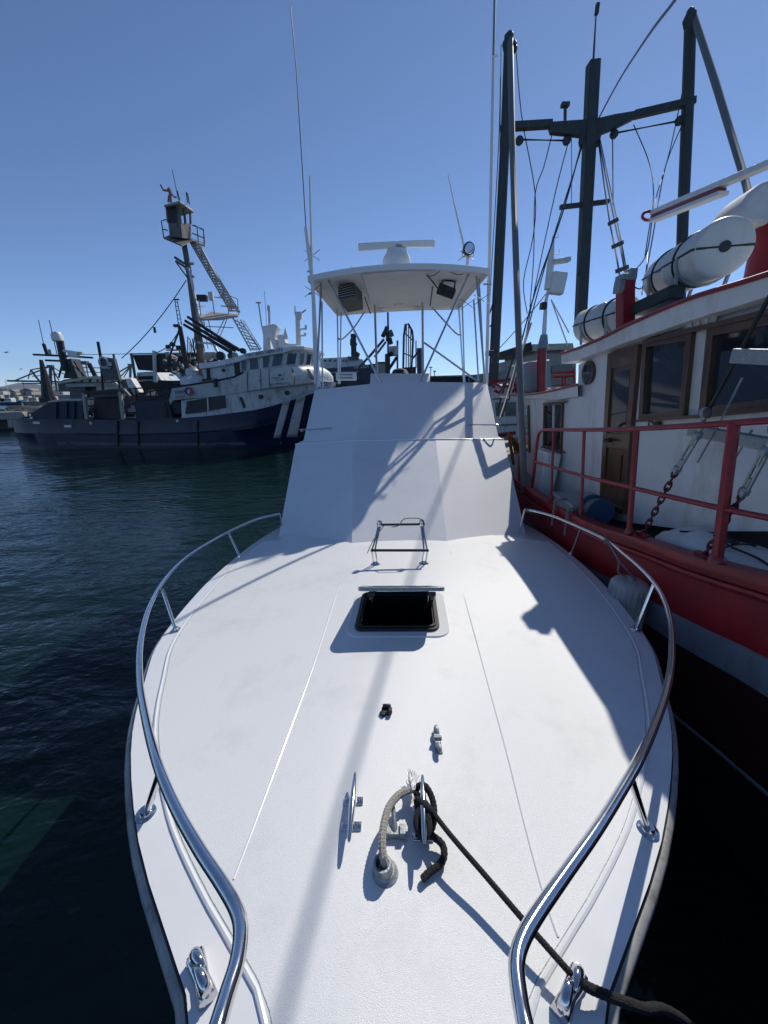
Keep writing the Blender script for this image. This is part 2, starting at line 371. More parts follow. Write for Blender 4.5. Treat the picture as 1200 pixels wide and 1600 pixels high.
for (b0, t0) in ((uB[0], uT[0]), (uB[3], uT[3])):
    g.quad(b0, t0, extend(t0, YB, 0, -.35), extend(b0, YB))
    ins_ = .05 if b0 is uB[0] else -.05
    g.quad(t0+V((ins_, .02, 0)), extend(t0, YB, ins_, -.35), extend(t0, YB, ins_, -.8), t0+V((ins_, .02, -.7)))
    g.quad(t0, extend(t0, YB, 0, -.35), extend(t0, YB, ins_, -.35), t0+V((ins_, .02, 0)))
tb = [p+V((0, .12, 0)) for p in uT]; lo = [p+V((0, .16, -.7)) for p in uT]
g.grid([uT, tb, lo]); g.build('flybridge', gel_house, boat, smooth=20)
# centre console cover standing proud of the coaming
a = P2(579, 583.5, 7.15); b_ = P2(672, 583.5, 7.15); c = P2(672, 598.5, 6.89); d = P2(578, 601.5, 6.89)
g = MB(); g.two([a, b_, c, d], [a+V((.03, .7, -.02)), b_+V((.03, .7, -.02)), c+V((.03, .9, -.3)), d+V((.03, .9, -.3))]); g.build('console_cover', gel_house, boat, bevel=.01)
g = MB(); 
led = [lowt[0], lowt[1], lowt[2], lowt[3]]
g.tube(smoothline(led, 1), .012, 8); g.build('ledge_trim', gel, boat)
# grab handles on cabin corners
def hsurf(px, py, off=0.05): return None
for (x0, y0, x1, y1, dd) in ((732, 664, 779, 664, 6.5), (470, 672, 519, 669, 6.55)):
    p0 = P2(x0, y0, dd); p1 = P2(x1, y1, dd); nrm = V((0, -.55, .8))*.0
    p0b = P2(x0+(3 if x0 > 600 else 2), y0+2, dd+.14); p1b = P2(x1, y1+2, dd+.14)
    g = MB(); g.tube(smoothline([p0b, p0, lerp(p0, p1, .5), p1, p1b], 5), .013, 8)
    g.build('grab_handle', steel, boat)
# small white panel and fittings on flybridge
g = MB(); a = P2(541, 588, 7.8); g.box(a, (.42, .1, .16), 0.05); g.build('flybridge_box', whitec, boat, bevel=.02)
for i in range(2):
    g2 = MB(); g2.box(a+V((-.0, -.055, .03-.06*i)), (.26, .012, .014)); g2.build('vent_slot', blackp, boat)
# hardtop
FL = aY(481, 440, 7.75); FR = aY(764, 428.5, 7.75); RL = aY(527, 494, 10.1); RRr = aY(717, 484, 10.1)
def ht(s, t, dz=0):    # s 0..1 left-right, t 0..1 front-rear
    p = lerp(lerp(FL, FR, s), lerp(RL, RRr, s), t)
    cr = 1-(2*s-1)**2
    return p+V((0, -.3*cr*(1-t)+.1*cr*t, .05*cr*(1-t)+.05*cr*t+dz))
N = 16
g = MB()
inn = lambda s, k=.06: .5+(s-.5)*(1-k)
rows = []
rows.append([ht(i/N, 1, .11)+V((0, 0, .04)) for i in range(N+1)])
top = [[ht(i/N, t, .09) if t in (0, 1) else ht(inn(i/N, .05), t, .11) for i in range(N+1)] for t in (0, .04, .3, .6, .96, 1)]
bot = [[ht(i/N, t, .0) for i in range(N+1)] for t in (0,)]+[[ht(inn(i/N, .07), t, .05 if 0 < t < 1 else 0) for i in range(N+1)] for t in (.03, .3, .6, .97)]+[[ht(i/N, 1, 0) for i in range(N+1)]]
g.grid(top)
for k in range(len(bot)-1): g.grid([bot[k], bot[k+1]])
g.grid([top[0], bot[0]]); g.grid([top[-1], bot[-1]])
for e in (0, N):
    tp = [ht(e/N, t, .09) for t in (0, .25, .5, .75, 1)]; bt = [ht(e/N, t, 0) for t in (0, .25, .5, .75, 1)]
    g.grid([tp, bt]); g.grid([bt, [ht(inn(e/N, .07), max(.03, min(.97, t)), .05) for t in (0, .25, .5, .75, 1)]])
hardtop = g.build('hardtop', hard_w, boat, smooth=30)
g = MB(); x0, x1 = .3, .70
A = [ht(x0, .03, .0), ht(.5, .03, 0), ht(x1, .03, .0), ht(x1, .66, -.05), ht(.5, .66, -.05), ht(x0, .66, -.05)]
g.two([p+V((0, 0, .09)) for p in A], [p+V((0, 0, -.015)) for p in A]); g.build('headliner_panel', hard_w, boat, bevel=.02)
for s in (.36, .655):
    g = MB(); g.box(ht(s, .93, -.02), (.16, .12, .03)); g.build('courtesy_light', whitec, boat, bevel=.008)
for k in range(4):
    g = MB(); g.box(ht(.5+(k-1.5)*.017, .8, .02), (.02, .012, .03)); g.build('hardtop_screw', steel_d, boat)
PT = [((502, 443), 7.6, (494.5, 607), 7.0, .022), ((503, 474), 8.7, (504, 606), 8.3, .02), ((527, 484), 9.3, (529, 600), 9.1, .02), ((533, 490), 9.55, (531, 600), 9.4, .02),
      ((513, 440), 7.5, (595, 598), 6.8, .021), ((585.5, 472), 8.9, (589, 590), 8.2, .028), ((660, 470), 8.9, (661, 588), 8.2, .028), ((733, 429), 7.5, (657, 596), 6.8, .021),
      ((716.5, 480), 9.4, (724.5, 600), 9.3, .02), ((722, 475), 9.2, (726, 600), 9.0, .02), ((744, 431), 7.6, (758, 600), 7.0, .022), ((740, 471), 8.7, (748, 600), 8.3, .02),
      ((748, 432), 7.7, (757, 600), 7.3, .018), ((663, 538), 8.2, (748, 597), 7.1, .022)]
for (a, ya, b_, yb, r) in PT:
    g = MB(); ya += .42; yb += .45; g.tube([aY(*a, ya)+V((0, 0, .03)), aY(*b_, yb)], r*.88, 8)
    if r == .028: g.lathe(aY(*a, ya)+V((0, 0, -.02)), (0, 0, 1), [(.05, 0), (.05, .02)], 12)
    g.build('support_post', alu_rail, boat)
for L in ([(569.5, 487, 9.3), (552.7, 512.4, 9.3), (534.6, 530, 9.3), (528, 528, 9.3)], [(675, 480, 9.3), (711.5, 520, 9.3), (720.6, 522, 9.3)]):
    g = MB(); g.tube(smoothline([aY(*p) for p in L], 3), .016, 8); g.build('support_brace', alu_rail, boat)
# loudspeaker box and floodlight under hardtop
A = [aY(528, 448, 8.15), aY(553, 440, 8.15), aY(555, 463, 8.05), aY(528, 468, 8.05)]
B = [aY(548, 446, 8.35), aY(566, 441, 8.35), aY(569, 478, 8.3), aY(544, 485, 8.3)]
Bx = [A[0]+V((.12, .6, -.05)), A[1]+V((.12, .6, -.05)), A[2]+V((.12, .6, -.12)), A[3]+V((.12, .6, -.12))]
g = MB(); g.two(A, Bx); sp = g.build('loudspeaker', speakm, boat, bevel=.012)
g = MB(); nA = [lerp(p, sum(A, V())/4, .12)+V((0, -.012, 0)) for p in A]; g.two(nA, [p+V((0, .02, 0)) for p in nA]); g.build('speaker_grille', blackp, sp, bevel=.004)
g = MB()
for i in range(5):
    t = (i+.5)/5; g.beam(lerp(nA[0], nA[3], t)+V((0, -.012, 0)), lerp(nA[1], nA[2], t)+V((0, -.012, 0)), .008, .012)
g.build('grille_bar', galv, sp)
g = MB(); c0 = aY(697, 455, 8.3)
g.box(c0, (.34, .14, .17), Matrix.Rotation(R(18), 3, 'Y') @ Matrix.Rotation(R(35), 3, 'X')); fl = g.build('floodlight', blackp, boat, bevel=.02)
g = MB(); g.box(c0+V((0, -.06, -.03)), (.27, .03, .11), Matrix.Rotation(R(18), 3, 'Y') @ Matrix.Rotation(R(35), 3, 'X')); g.build('floodlight_lens', glass2, fl)
g = MB(); g.tube([aY(688, 455, 8.25), aY(692, 437, 8.2), aY(711, 440, 8.2), aY(709, 460, 8.25)], .02, 6); g.build('floodlight_bracket', blackp, fl)
for L in ([(667, 430, 7.6), (676, 440, 7.8), (685, 452, 7.9)], [(676, 448, 7.9), (672, 478, 8.6)], [(570, 465, 8.4), (579, 490, 9.0)], [(668, 432, 7.6), (678, 430, 7.6), (687, 424, 7.5)], [(703, 425, 7.5), (715, 429, 7.5), (724, 428, 7.5)]):
    g = MB(); g.tube(smoothline([aY(*p) for p in L], 4), .012 if L[0][1] in (448, 465, 430) else .006, 6); g.build('wiring', blackp, boat)
# radar
base = ht(.485, .3, .10)
rad = thing('radar', '', '', (0, 0, 0)); del rad['label']; del rad['category']; rad.parent = boat; rad.location = base-worg(boat)
rc = aY(620, 409, base.y)
g = MB(); g.lathe(rc-V((0, 0, .12)), (0, 0, 1), [(.26, 0), (.27, .05), (.265, .14), (.24, .2), (.2, .25), (.19, .3)], 28); g.build('radar_pedestal', whitec, rad, smooth=40)
g = MB(); g.lathe(rc+V((0, 0, .18)), (0, 0, 1), [(.14, 0), (.17, .01), (.17, .05), (.1, .06)], 24); g.build('radar_hub', galv, rad)
a = aY(560, 388, base.y-.25); b_ = aY(679, 382, base.y+.05)
for sg in (0, 1):
    g = MB(); m0 = lerp(a, b_, .5); e0 = (a, b_)[sg]; nrm = V((0, 1, 0))
    A_ = [m0+V((0, -.06, -.03)), e0+V((0, -.07, -.07)), e0+V((0, -.07, .06)), m0+V((0, -.06, .07))]
    g.two(A_, [p+V((0, .14, .03)) for p in A_]); g.build('radar_array', whitec, rad, bevel=.015)
g = MB(); p = aY(552, 418, 8.0); g.lathe(p-V((0, 0, .06)), (0, 0, 1), [(.08, 0), (.08, .03), (.05, .06), (.01, .075)], 14); g.build('gps_puck', whitec, boat)
# spotlight on hardtop
g = MB(); p = aY(732, 390, 7.9); g.lathe(p+V((.0, -.07, .0)), (-.15, 1, .05), [(.09, 0), (.105, .01), (.105, .05), (.09, .10), (.05, .14)], 20); spt = g.build('searchlight', blackp, boat)
g = MB(); g.lathe(p+V((.005, -.082, .0)), (-.15, 1, .05), [(.08, 0), (.085, .01)], 20); g.build('searchlight_lens', steel, spt)
g = MB(); g.tube([p+V((0, .03, -.09)), p+V((0, .03, -.24))], .03, 8); g.tube([p+V((-.1, .02, 0)), p+V((-.1, .03, -.1)), p+V((.1, .03, -.1)), p+V((.1, .02, 0))], .012, 6); g.build('searchlight_bracket', whitec, spt)
# antennas
def antenna(pts, mats_, r0, name='antenna'):
    for k, (pp, m_, ra, rb) in enumerate(pts):
        g = MB(); g.tube([aY(*q) for q in pp], [lerp(ra, rb, i/(len(pp)-1)) for i in range(len(pp))], 8); g.build(name, m_, boat)
antenna([([(773, 0, 8.0), (775, -60, 8.0)], whitec, .02, .01), ([(773, 0, 8.0), (771, 90, 8.0)], galv, .02, .02), ([(771, 88, 8.0), (766, 350, 8.0), (760, 600, 8.0)], whitec, .022, .034),
         ([(484, 275, 7.7), (487, 400, 7.7), (493, 600, 7.7)], whitec, .014, .03),
         ([(454, 10, 7.7), (463, 110, 7.7), (478, 355, 7.7)], blackp, .006, .008), ([(478, 355, 7.7), (488, 440, 7.7), (498, 604, 7.7)], whitec, .032, .034),
         ([(700, 274, 8.0), (710, 320, 8.0)], whitec, .008, .011), ([(710, 320, 8.0), (728, 400, 8.0)], whitec, .013, .02)], None, 0)
g = MB()
for (x, y) in ((488, 399), (488, 455), (728, 398), (731, 475), (752, 468)):
    for (dx, dy) in ((12, 15), (-12, 14)):
        g = MB(); g.tube([aY(x-dx, y+dy-6, 7.75), aY(x+dx, y-dy+6, 7.75)], .005, 5); g.build('antenna_whisker', blackp, boat)
for (a, b_) in (((482, 459), (492, 459)), ((755, 444), (768, 444)), ((771, 88), (778, 86)), ((480, 424), (490, 424))):
    g = MB(); g.tube([aY(*a, 7.8), aY(*b_, 7.8)], .014, 6); g.build('antenna_clamp', alu_rail, boat)
# bow rails
RZ = [(790, -1.63), (833, -1.58), (865, -1.52), (922, -1.42), (1000, -1.36), (1060, -1.32), (1190, -1.17), (1300, -1.12), (1450, -1.07), (1620, -1.03)]
RZR = [(790, -1.47), (825, -1.41), (865, -1.38), (912, -1.36), (1000, -1.33), (1060, -1.3), (1190, -1.17), (1300, -1.12), (1450, -1.07), (1620, -1.03)]
LR = [(437, 803), (400, 812), (354, 833), (300, 865), (262, 900), (235, 945), (220, 1000), (218, 1060), (227, 1120), (245, 1190), (272, 1257), (310, 1325), (345, 1378), (368, 1418), (376, 1452), (371, 1500), (356, 1550), (338, 1610), (318, 1680)]
RRL = [(820, 797), (832, 798), (865, 807), (908, 825), (947, 844), (973, 864), (1001, 888), (1023, 912), (1038, 938), (1048, 972), (1050, 1009), (1048, 1045), (1039, 1088), (1021, 1138), (998, 1188), (965, 1245), (930, 1300), (880, 1370), (837, 1432), (815, 1472), (807, 1508), (812, 1560), (822, 1610), (838, 1680)]
LPo = [((375, 871), (357, 832)), ((275, 985), (253, 920)), ((228, 1272), (251, 1205))]
RPo = [((893, 865), (908, 825)), ((993, 984), (1022, 912)), ((1012, 1298), (984, 1212))]
for (L, PO, RZ_) in ((LR, LPo, RZ), (RRL, RPo, RZR)):
    g = MB(); pts = smoothline([aZ(x, y, CAMZ+tab(RZ_, y)) for x, y in L], 5); g.tube(pts, .0155, 16)
    rl = g.build('bow_rail', steel, boat, smooth=60)
    for (f, t) in PO:
        a = dk(*f); b_ = aZ(*t, CAMZ+tab(RZ_, t[1]))
        g = MB(); g.tube([a, b_], .0125, 12); g.build('stanchion', steel, rl)
        g = MB(); g.lathe(a-V((0, 0, .002)), (b_-a).lerp(V((0, 0, 1)), .85), [(.038, 0), (.038, .006), (.022, .012), (.018, .03)], 18)
        for q in range(3):
            an = q*2*pi/3+.5; g.lathe(a+V((cos(an)*.029, sin(an)*.029, .004)), (0, 0, 1), [(.006, 0), (.005, .004)], 8, )
        g.build('rail_foot', steel, rl)
    # aft stanchion hidden behind the cabin
    a = pts[0]; g = MB(); g.tube([a, a+V((.0, .1, -.36))], .0125, 10); g.build('stanchion', steel, rl)
# hatch: coaming, frame, well, lid
def rrect(x0, x1, y0, y1, r, h, n_=5):
    out = []
    for (cx_, cy_, a0) in ((x1-r, y1-r, 0), (x0+r, y1-r, 90), (x0+r, y0+r, 180), (x1-r, y0+r, 270)):
        for i in range(n_+1):
            an = R(a0+90*i/n_); x = cx_+r*cos(an); y = cy_+r*sin(an); X = axx(y)+x; out.append(V((X, y, deckz(X, y)+h)))
    return out
def ring(outer, inner, h, name, m_, par, bevel=0):
    up = V((0, 0, h)); g = MB(); n_ = len(outer)
    vs = outer+inner+[p+up for p in inner]+[p+up for p in outer]
    fs = []
    for i in range(n_):
        j = (i+1) % n_
        fs += [(i, j, n_+j, n_+i), (n_+i, n_+j, 2*n_+j, 2*n_+i), (2*n_+i, 2*n_+j, 3*n_+j, 3*n_+i), (3*n_+i, 3*n_+j, j, i)]
    g.add(vs, fs); return g.build(name, m_, par, bevel=bevel)
hatch = thing('deck_hatch', '', ''); del hatch['label']; del hatch['category']; hatch.parent = boat; hatch.location = hA-worg(boat)
ring(rrect(HX0-.075, HX1+.09, HY0-.075, HY1+.06, .1, .0), rrect(HX0-.01, HX1+.01, HY0-.01, HY1+.01, .06, .0), .014, 'hatch_plinth', gel, hatch, .004)
ring(rrect(HX0-.02, HX1+.02, HY0-.02, HY1+.02, .06, .01), rrect(HX0+.025, HX1-.025, HY0+.025, HY1-.025, .045, .01), .022, 'hatch_frame', blackp, hatch, .004)
ring(rrect(HX0+.0, HX1-.0, HY0+.0, HY1-.0, .05, .03), rrect(HX0+.012, HX1-.012, HY0+.012, HY1-.012, .045, .03), .014, 'hatch_gasket', blackrub, hatch, .003)
a = rrect(HX0-.01, HX1+.01, HY0-.01, HY1+.01, .05, -.0, 3); b_ = [p-V((0, 0, .9)) for p in a]; m_ = len(a)
g = MB(); g.add(a+b_, [(i, (i+1) % m_, m_+(i+1) % m_, m_+i) for i in range(m_)]+[tuple(range(m_, 2*m_))]); g.build('hatch_well', dark, hatch)
hy = HY1+.03; LL = HY1-HY0+.05; ang = R(27.5)
ymid = HY1; hz = deckz(axx(ymid), ymid)+.045
def lidp(x, t, n_): # t distance from hinge towards bow
    y = hy-t*cos(ang); return V((axx(hy)+x, y, hz+t*sin(ang)))+V((0, sin(ang), cos(ang)))*n_
def lidrect(x0, x1, t0, t1, r, nn, k=5):
    out = []
    for (cx_, cy_, a0) in ((x1-r, t1-r, 0), (x0+r, t1-r, 90), (x0+r, t0+r, 180), (x1-r, t0+r, 270)):
        for i in range(k+1):
            an = R(a0+90*i/k); out.append(lidp(cx_+r*cos(an), cy_+r*sin(an), nn))
    return out
x0, x1 = HX0-.025, HX1+.025
o_ = lidrect(x0, x1, 0, LL, .07, 0); i_ = lidrect(x0+.055, x1-.055, .055, LL-.055, .04, 0)
upv = V((0, sin(ang), cos(ang)))*.028; n_ = len(o_); g = MB()
vs = o_+i_+[p+upv for p in i_]+[p+upv for p in o_]; fs = []
for i in range(n_):
    j = (i+1) % n_; fs += [(i, j, n_+j, n_+i), (n_+i, n_+j, 2*n_+j, 2*n_+i), (2*n_+i, 2*n_+j, 3*n_+j, 3*n_+i), (3*n_+i, 3*n_+j, j, i)]
g.add(vs, fs); g.build('lid_frame', galv, hatch, bevel=.004)
g = MB(); i2 = lidrect(x0+.05, x1-.05, .05, LL-.05, .04, .012); g.two(i2, [p+V((0, sin(ang), cos(ang)))*.008 for p in i2]); g.build('lid_pane', smoke, hatch)
for x in (x0+.09, x1-.09):
    g = MB(); c = lidp(x, LL-.06, -.02); g.box(c, (.05, .06, .03), Matrix.Rotation(-ang, 3, 'X')); g.box(c-V((0, 0, .02)), (.025, .05, .03)); g.build('lid_latch', blackp, hatch, bevel=.004)
    g = MB(); g.tube([lidp(x, .28, -.005), V((axx(hy)+x, HY0+.3, hz-.03))], .006, 6); g.build('lid_stay', steel_d, hatch)
    g = MB(); g.box(V((axx(hy)+x, hy+.01, hz-.01)), (.06, .05, .03)); g.build('lid_hinge', steel_d, hatch, bevel=.005)
# rack frame on deck
fr = thing('deck_rack', '', ''); del fr['label']; del fr['category']; fr.parent = boat
f1 = dk(587, 882); f2 = dk(662, 881); fr.location = f1-worg(boat)
q1 = aY(584, 860, f1.y-.02); q2 = aY(665, 860, f2.y-.02); t1 = aY(593, 820, f1.y+.16); t2 = aY(659, 819, f2.y+.16)
for (f, q, t) in ((f1, q1, t1), (f2, q2, t2)):
    for dx in (-.018, .018):
        g = MB(); g.tube(smoothline([f+V((dx, 0, 0)), lerp(f, q, .6)+V((dx, 0, 0)), q+V((dx*.8, .01, 0)), lerp(q, t, .5)+V((dx*.5, 0, 0)), t+V((dx*.5, 0, 0))], 4), .009, 8); g.build('rack_leg', steel, fr)
    g = MB(); g.lathe(f-V((0, 0, .002)), (0, 0, 1), [(.05, 0), (.05, .006), (.03, .02)], 16); g.build('rack_foot', steel, fr)
    g = MB(); g.lathe(t+V((0, 0, -.01)), (0, 0, 1), [(.026, 0), (.028, .03), (.02, .05)], 10); g.build('rack_cap', steel, fr)
g = MB(); g.tube([q1-V((.03, 0, 0)), q2+V((.03, 0, 0))], .013, 10); g.build('cross_bar', blackp, fr)
g = MB(); g.tube([t1-V((.01, 0, 0)), t2+V((.03, 0, 0))], .012, 10); g.build('cross_bar', blackp, fr)
g = MB(); g.tube(smoothline([t1+V((.12, -.01, -.02)), lerp(t1, t2, .45)+V((0, -.03, 0)), lerp(t1, t2, .6)+V((0, 0, .06)), t2+V((0, 0, .05)), t2+V((.02, -.02, -.02))], 5), .005, 6); g.tube(smoothline([t1+V((.05, 0, 0)), lerp(t1, q1, .5)+V((-.02, -.03, 0)), q1+V((-.03, 0, .05)), q1+V((-.06, -.02, -.02))], 5), .004, 6)
g.build('lanyard', ropeg, fr)
# cleats
def cleat(L, h, parent, pts_feet, rr_=.011):
    a, b_ = L
    c = thing('deck_cleat', '', ''); del c['label']; del c['category']; c.parent = boat; c.location = a-worg(boat)
    m = lerp(a, b_, .5)
    g = MB(); g.tube([lerp(a, b_, t) for t in (0, .05, .3, .5, .7, .95, 1)], [.004, .007, .011, .0135, .011, .007, .004], 12); g.build('cleat_horn', steel, c)
    for f in pts_feet:
        p = lerp(a, b_, f); fz = V((p.x, p.y, deckz(p.x, p.y)+.005))
        g = MB(); g.tube([fz, p], [.012, .009], 10); g.box(fz+V((0, 0, .003)), (.075, .03, .01)); 
        for dx in (-.026, .026): g.lathe(fz+V((dx, 0, .008)), (0, 0, 1), [(.011, 0), (.009, .005), (.003, .006)], 10)
        g.build('cleat_foot', steel, c, bevel=.003)
    return c
c1 = cleat((dk(545, 1316, .055), dk(555, 1207, .055)), .055, boat, (.32, .68))
c2 = cleat((dk(663, 1320, .088), dk(660, 1211, .088)), .088, boat, (.3, .68))
# windlass pawl like fittings
def fitting(name, parent): 
    o = thing(name, '', ''); del o['label']; del o['category']; o.parent = boat; return o
p = dk(604, 1114, .0); g = MB(); g.box(p+V((0, 0, .012)), (.05, .04, .02)); g.box(p+V((.018, -.01, .025)), (.02, .03, .02)); g.box(p+V((-.02, -.018, .012)), (.02, .03, .018), R(35)); g.tube([p+V((-.02, .015, .03)), p+V((.022, .015, .03))], .011, 8); g.build('chain_stopper', blackp, boat, bevel=.004)
p = dk(683, 1162, .0); g = MB(); g.box(p+V((0, 0, .006)), (.036, .115, .012)); g.box(p+V((0, 0, .022)), (.028, .05, .024))
for sg in (-1, 1): g.tube(smoothline([p+V((0, sg*.026, .02)), p+V((0, sg*.042, .034)), p+V((.002, sg*.06, .036)), p+V((.006, sg*.07, .03))], 4), [.015, .015, .0145, .014, .013, .0125, .012, .011, .01, .009, .008, .006, .004], 10)
g.tube([p+V((-.019, 0, .034)), p+V((.019, 0, .034))], .012, 10); g.build('deck_chock', galv, boat, bevel=.003)
p = dk(616, 1306, .0); g = MB(); g.box(p+V((0, 0, .015)), (.07, .03, .03)); g.tube([p+V((0, 0, .02)), p+V((-.002, .05, .05)), p+V((-.003, .075, .055))], [.014, .009, .006], 8); g.box(p+V((-.03, 0, .02)), (.022, .036, .036)); g.box(p+V((.03, 0, .02)), (.022, .036, .036)); g.build('chain_pawl', galv, boat, bevel=.005)
# deck pipe
pp = dk(602, 1365, .0)
g = MB(); g.lathe(pp, (0, 0, 1), [(.045, 0), (.045, .006), (.034, .012), (.03, .02)], 20); ax = V((-.1, -.12, 1)).normalized()
for q in range(3): g.lathe(pp+V((cos(q*2.1)*.037, sin(q*2.1)*.037, .006)), (0, 0, 1), [(.005, 0), (.004, .003)], 8)
dpipe = g.build('hawse_pipe', galv, boat, bevel=.002)
g = MB(); up_ = V((-.01, .0, .045)); c0 = pp+V((0, 0, .01)); sg_ = 20
vs = []
for (r, h) in ((.029, 0), (.030, 1), (.023, 1), (.022, .3)):
    for k in range(sg_): an = 2*pi*k/sg_; vs.append(c0+up_*h+V((cos(an)*r, sin(an)*r, 0)))
g.add(vs, [(i*sg_+k, i*sg_+(k+1) % sg_, (i+1)*sg_+(k+1) % sg_, (i+1)*sg_+k) for i in range(3) for k in range(sg_)]+[tuple(range(3*sg_, 4*sg_))]); g.build('pipe_collar', galv, dpipe)
# fairleads (bow chocks)
def chock(pa, pb):
    a = dk(*pa); b_ = dk(*pb); d = (b_-a); L = d.length; d.normalize(); s = d.cross(V((0, 0, 1))).normalized(); up = V((0, 0, 1))
    o = thing('bow_chock', '', ''); del o['label']; del o['category']; o.parent = boat; o.location = a-worg(boat)
    g = MB(); pr_ = []
    for t, wd, ht_ in ((-.02, .012, .02), (.02, .026, .032), (.25, .024, .022), (.5, .02, .02), (.75, .024, .022), (.98, .026, .032), (1.02, .012, .02)):
        c = a+d*L*t; pr_.append([c-s*wd, c-s*wd*.8+up*ht_*.8, c+up*ht_, c+s*wd*.8+up*ht_*.8, c+s*wd])
    g.grid(pr_); g.add([pr_[0][i] for i in range(5)], [(0, 1, 2, 3, 4)]); g.add([pr_[-1][i] for i in range(5)], [(0, 1, 2, 3, 4)]); g.build('chock_base', steel, o, smooth=70)
    for (t, dr, sd) in ((.14, 1, 1), (.86, -1, -1)):
        c = a+d*L*t
        g = MB(); g.tube(smoothline([c+up*.015, c+up*.05+d*dr*.005, c+up*.062+d*dr*.03-s*sd*.004, c+up*.056+d*dr*.052-s*sd*.012], 4), [.02, .019, .018, .017, .016, .0155, .015, .014, .013, .011, .009, .007, .004], 10); g.build('chock_horn', steel, o, smooth=70)
    for t in (.04, .96):
        g = MB(); g.lathe(a+d*L*t+up*.031, (0, 0, 1), [(.008, 0), (.006, .003)], 10); g.build('chock_screw', galv, o)
    return o
chock((305, 1495), (327, 1568)); chock((905, 1522), (872, 1592))
# ---------------------------------------------------------------- ropes on deck
def rope(mb, pts, r, step=.003, lob=4, pitch=.03, amp=.16, seg=20):
    pts = [V(p) for p in pts]; L = [0]
    for a, b_ in zip(pts, pts[1:]): L.append(L[-1]+(b_-a).length)
    n_ = max(4, int(L[-1]/step)); P_ = []; k = 0
    for i in range(n_+1):
        d = L[-1]*i/n_
        while k < len(L)-2 and L[k+1] < d: k += 1
        P_.append((lerp(pts[k], pts[k+1], (d-L[k])/max(1e-9, L[k+1]-L[k])), d))
    u = None; vs = []
    for i, (p, d) in enumerate(P_):
        t = (P_[min(n_, i+1)][0]-P_[max(0, i-1)][0]).normalized()
        u = t.orthogonal() if u is None else u-t*u.dot(t)
        u.normalize(); w_ = t.cross(u)
        for j in range(seg):
            a = 2*pi*j/seg; m = cos(lob*a-d*2*pi/pitch)*cos(lob*a+d*2*pi/pitch)
            rr_ = r*(1+amp*m); vs.append(p+(u*cos(a)+w_*sin(a))*rr_)
    mb.add(vs, [(i*seg+j, i*seg+(j+1) % seg, (i+1)*seg+(j+1) % seg, (i+1)*seg+j) for i in range(n_) for j in range(seg)]+[tuple(range(seg))[::-1], tuple(n_*seg+j for j in range(seg))])
k = .02
g = MB()
def dkl(L): return [dk(x, y, h) for x, y, h in L]
main = dkl([(648, 1238, .06), (662, 1250, .075), (700, 1300, .09), (760, 1370, .075), (820, 1440, .065), (880, 1508, .055), (893, 1522, .045)])
q = dk(893, 1522, .045)
out = [dk(915, 1540, .045), dk(940, 1552, .035), aX(1000, 1574, .68), aX(1080, 1602, .98), V((1.45, .45, 1.1)), V((2.0, .1, 1.0)), V((2.62, -.3, 1.25))]
cut = smoothline(main+out, 8); kk = len(main)*8-8
rope(g, cut[:kk+1], .0085, amp=.1, pitch=.02, seg=14); rope(g, cut[kk:], .0115, step=.006, amp=.12, pitch=.026, seg=16)
# turns and hitch around the cleat
turns = dkl([(652, 1244, .06), (650, 1236, .05), (655, 1228, .075), (666, 1230, .085), (676, 1250, .07), (678, 1275, .055), (668, 1282, .04), (655, 1268, .06), (652, 1250, .085), (668, 1262, .095), (678, 1276, .07), (672, 1300, .04), (660, 1308, .035), (653, 1290, .05), (654, 1266, .07), (662, 1255, .08), (668, 1280, .075), (670, 1300, .05), (690, 1318, .035), (694, 1335, .03), (688, 1350, .025), (672, 1362, .022), (660, 1374, .02)])
rope(g, smoothline(turns, 6), .0118, amp=.12, pitch=.026)
g.tube(smoothline(dkl([(658, 1262, .085), (650, 1280, .075), (654, 1300, .06), (664, 1308, .06), (671, 1292, .075), (667, 1268, .085)]), 6), .011, 12)
mr = solo(g, 'mooring_rope', ropeb, 'black mooring rope hitched on the deck cleat and led out over the bow chock', 'rope', smooth=60)
g = MB(); rope(g, smoothline(dkl([(602, 1350, .05), (598, 1335, .075), (598, 1300, .085), (606, 1265, .08), (622, 1243, .07), (640, 1234, .06), (648, 1230, .055)]), 6), .0128, amp=.17, pitch=.024, seg=24)
wr = solo(g, 'anchor_rope', ropew, 'thick pale braided rope curving out of the grey deck pipe, frayed at its end', 'rope', smooth=60)
g = MB()
for i in range(60):
    a = dk(646, 1234, .066)+V((random.uniform(-.009, .009), random.uniform(-.006, .006), random.uniform(-.008, .008)))
    dx = random.uniform(-.016, .016); ln = random.uniform(.05, .1)
    pts = [a]+[a+V((dx*k/3+random.uniform(-.005, .005), ln*k/4, -.006*k+.006*sin(2*k)+random.uniform(-.005, .005))) for k in range(1, 5)]
    g.tube(smoothline(pts, 3), [.0024*(1-.1*q/3) for q in range(13)], 5)
g.build('frayed_strands', whitec, wr)
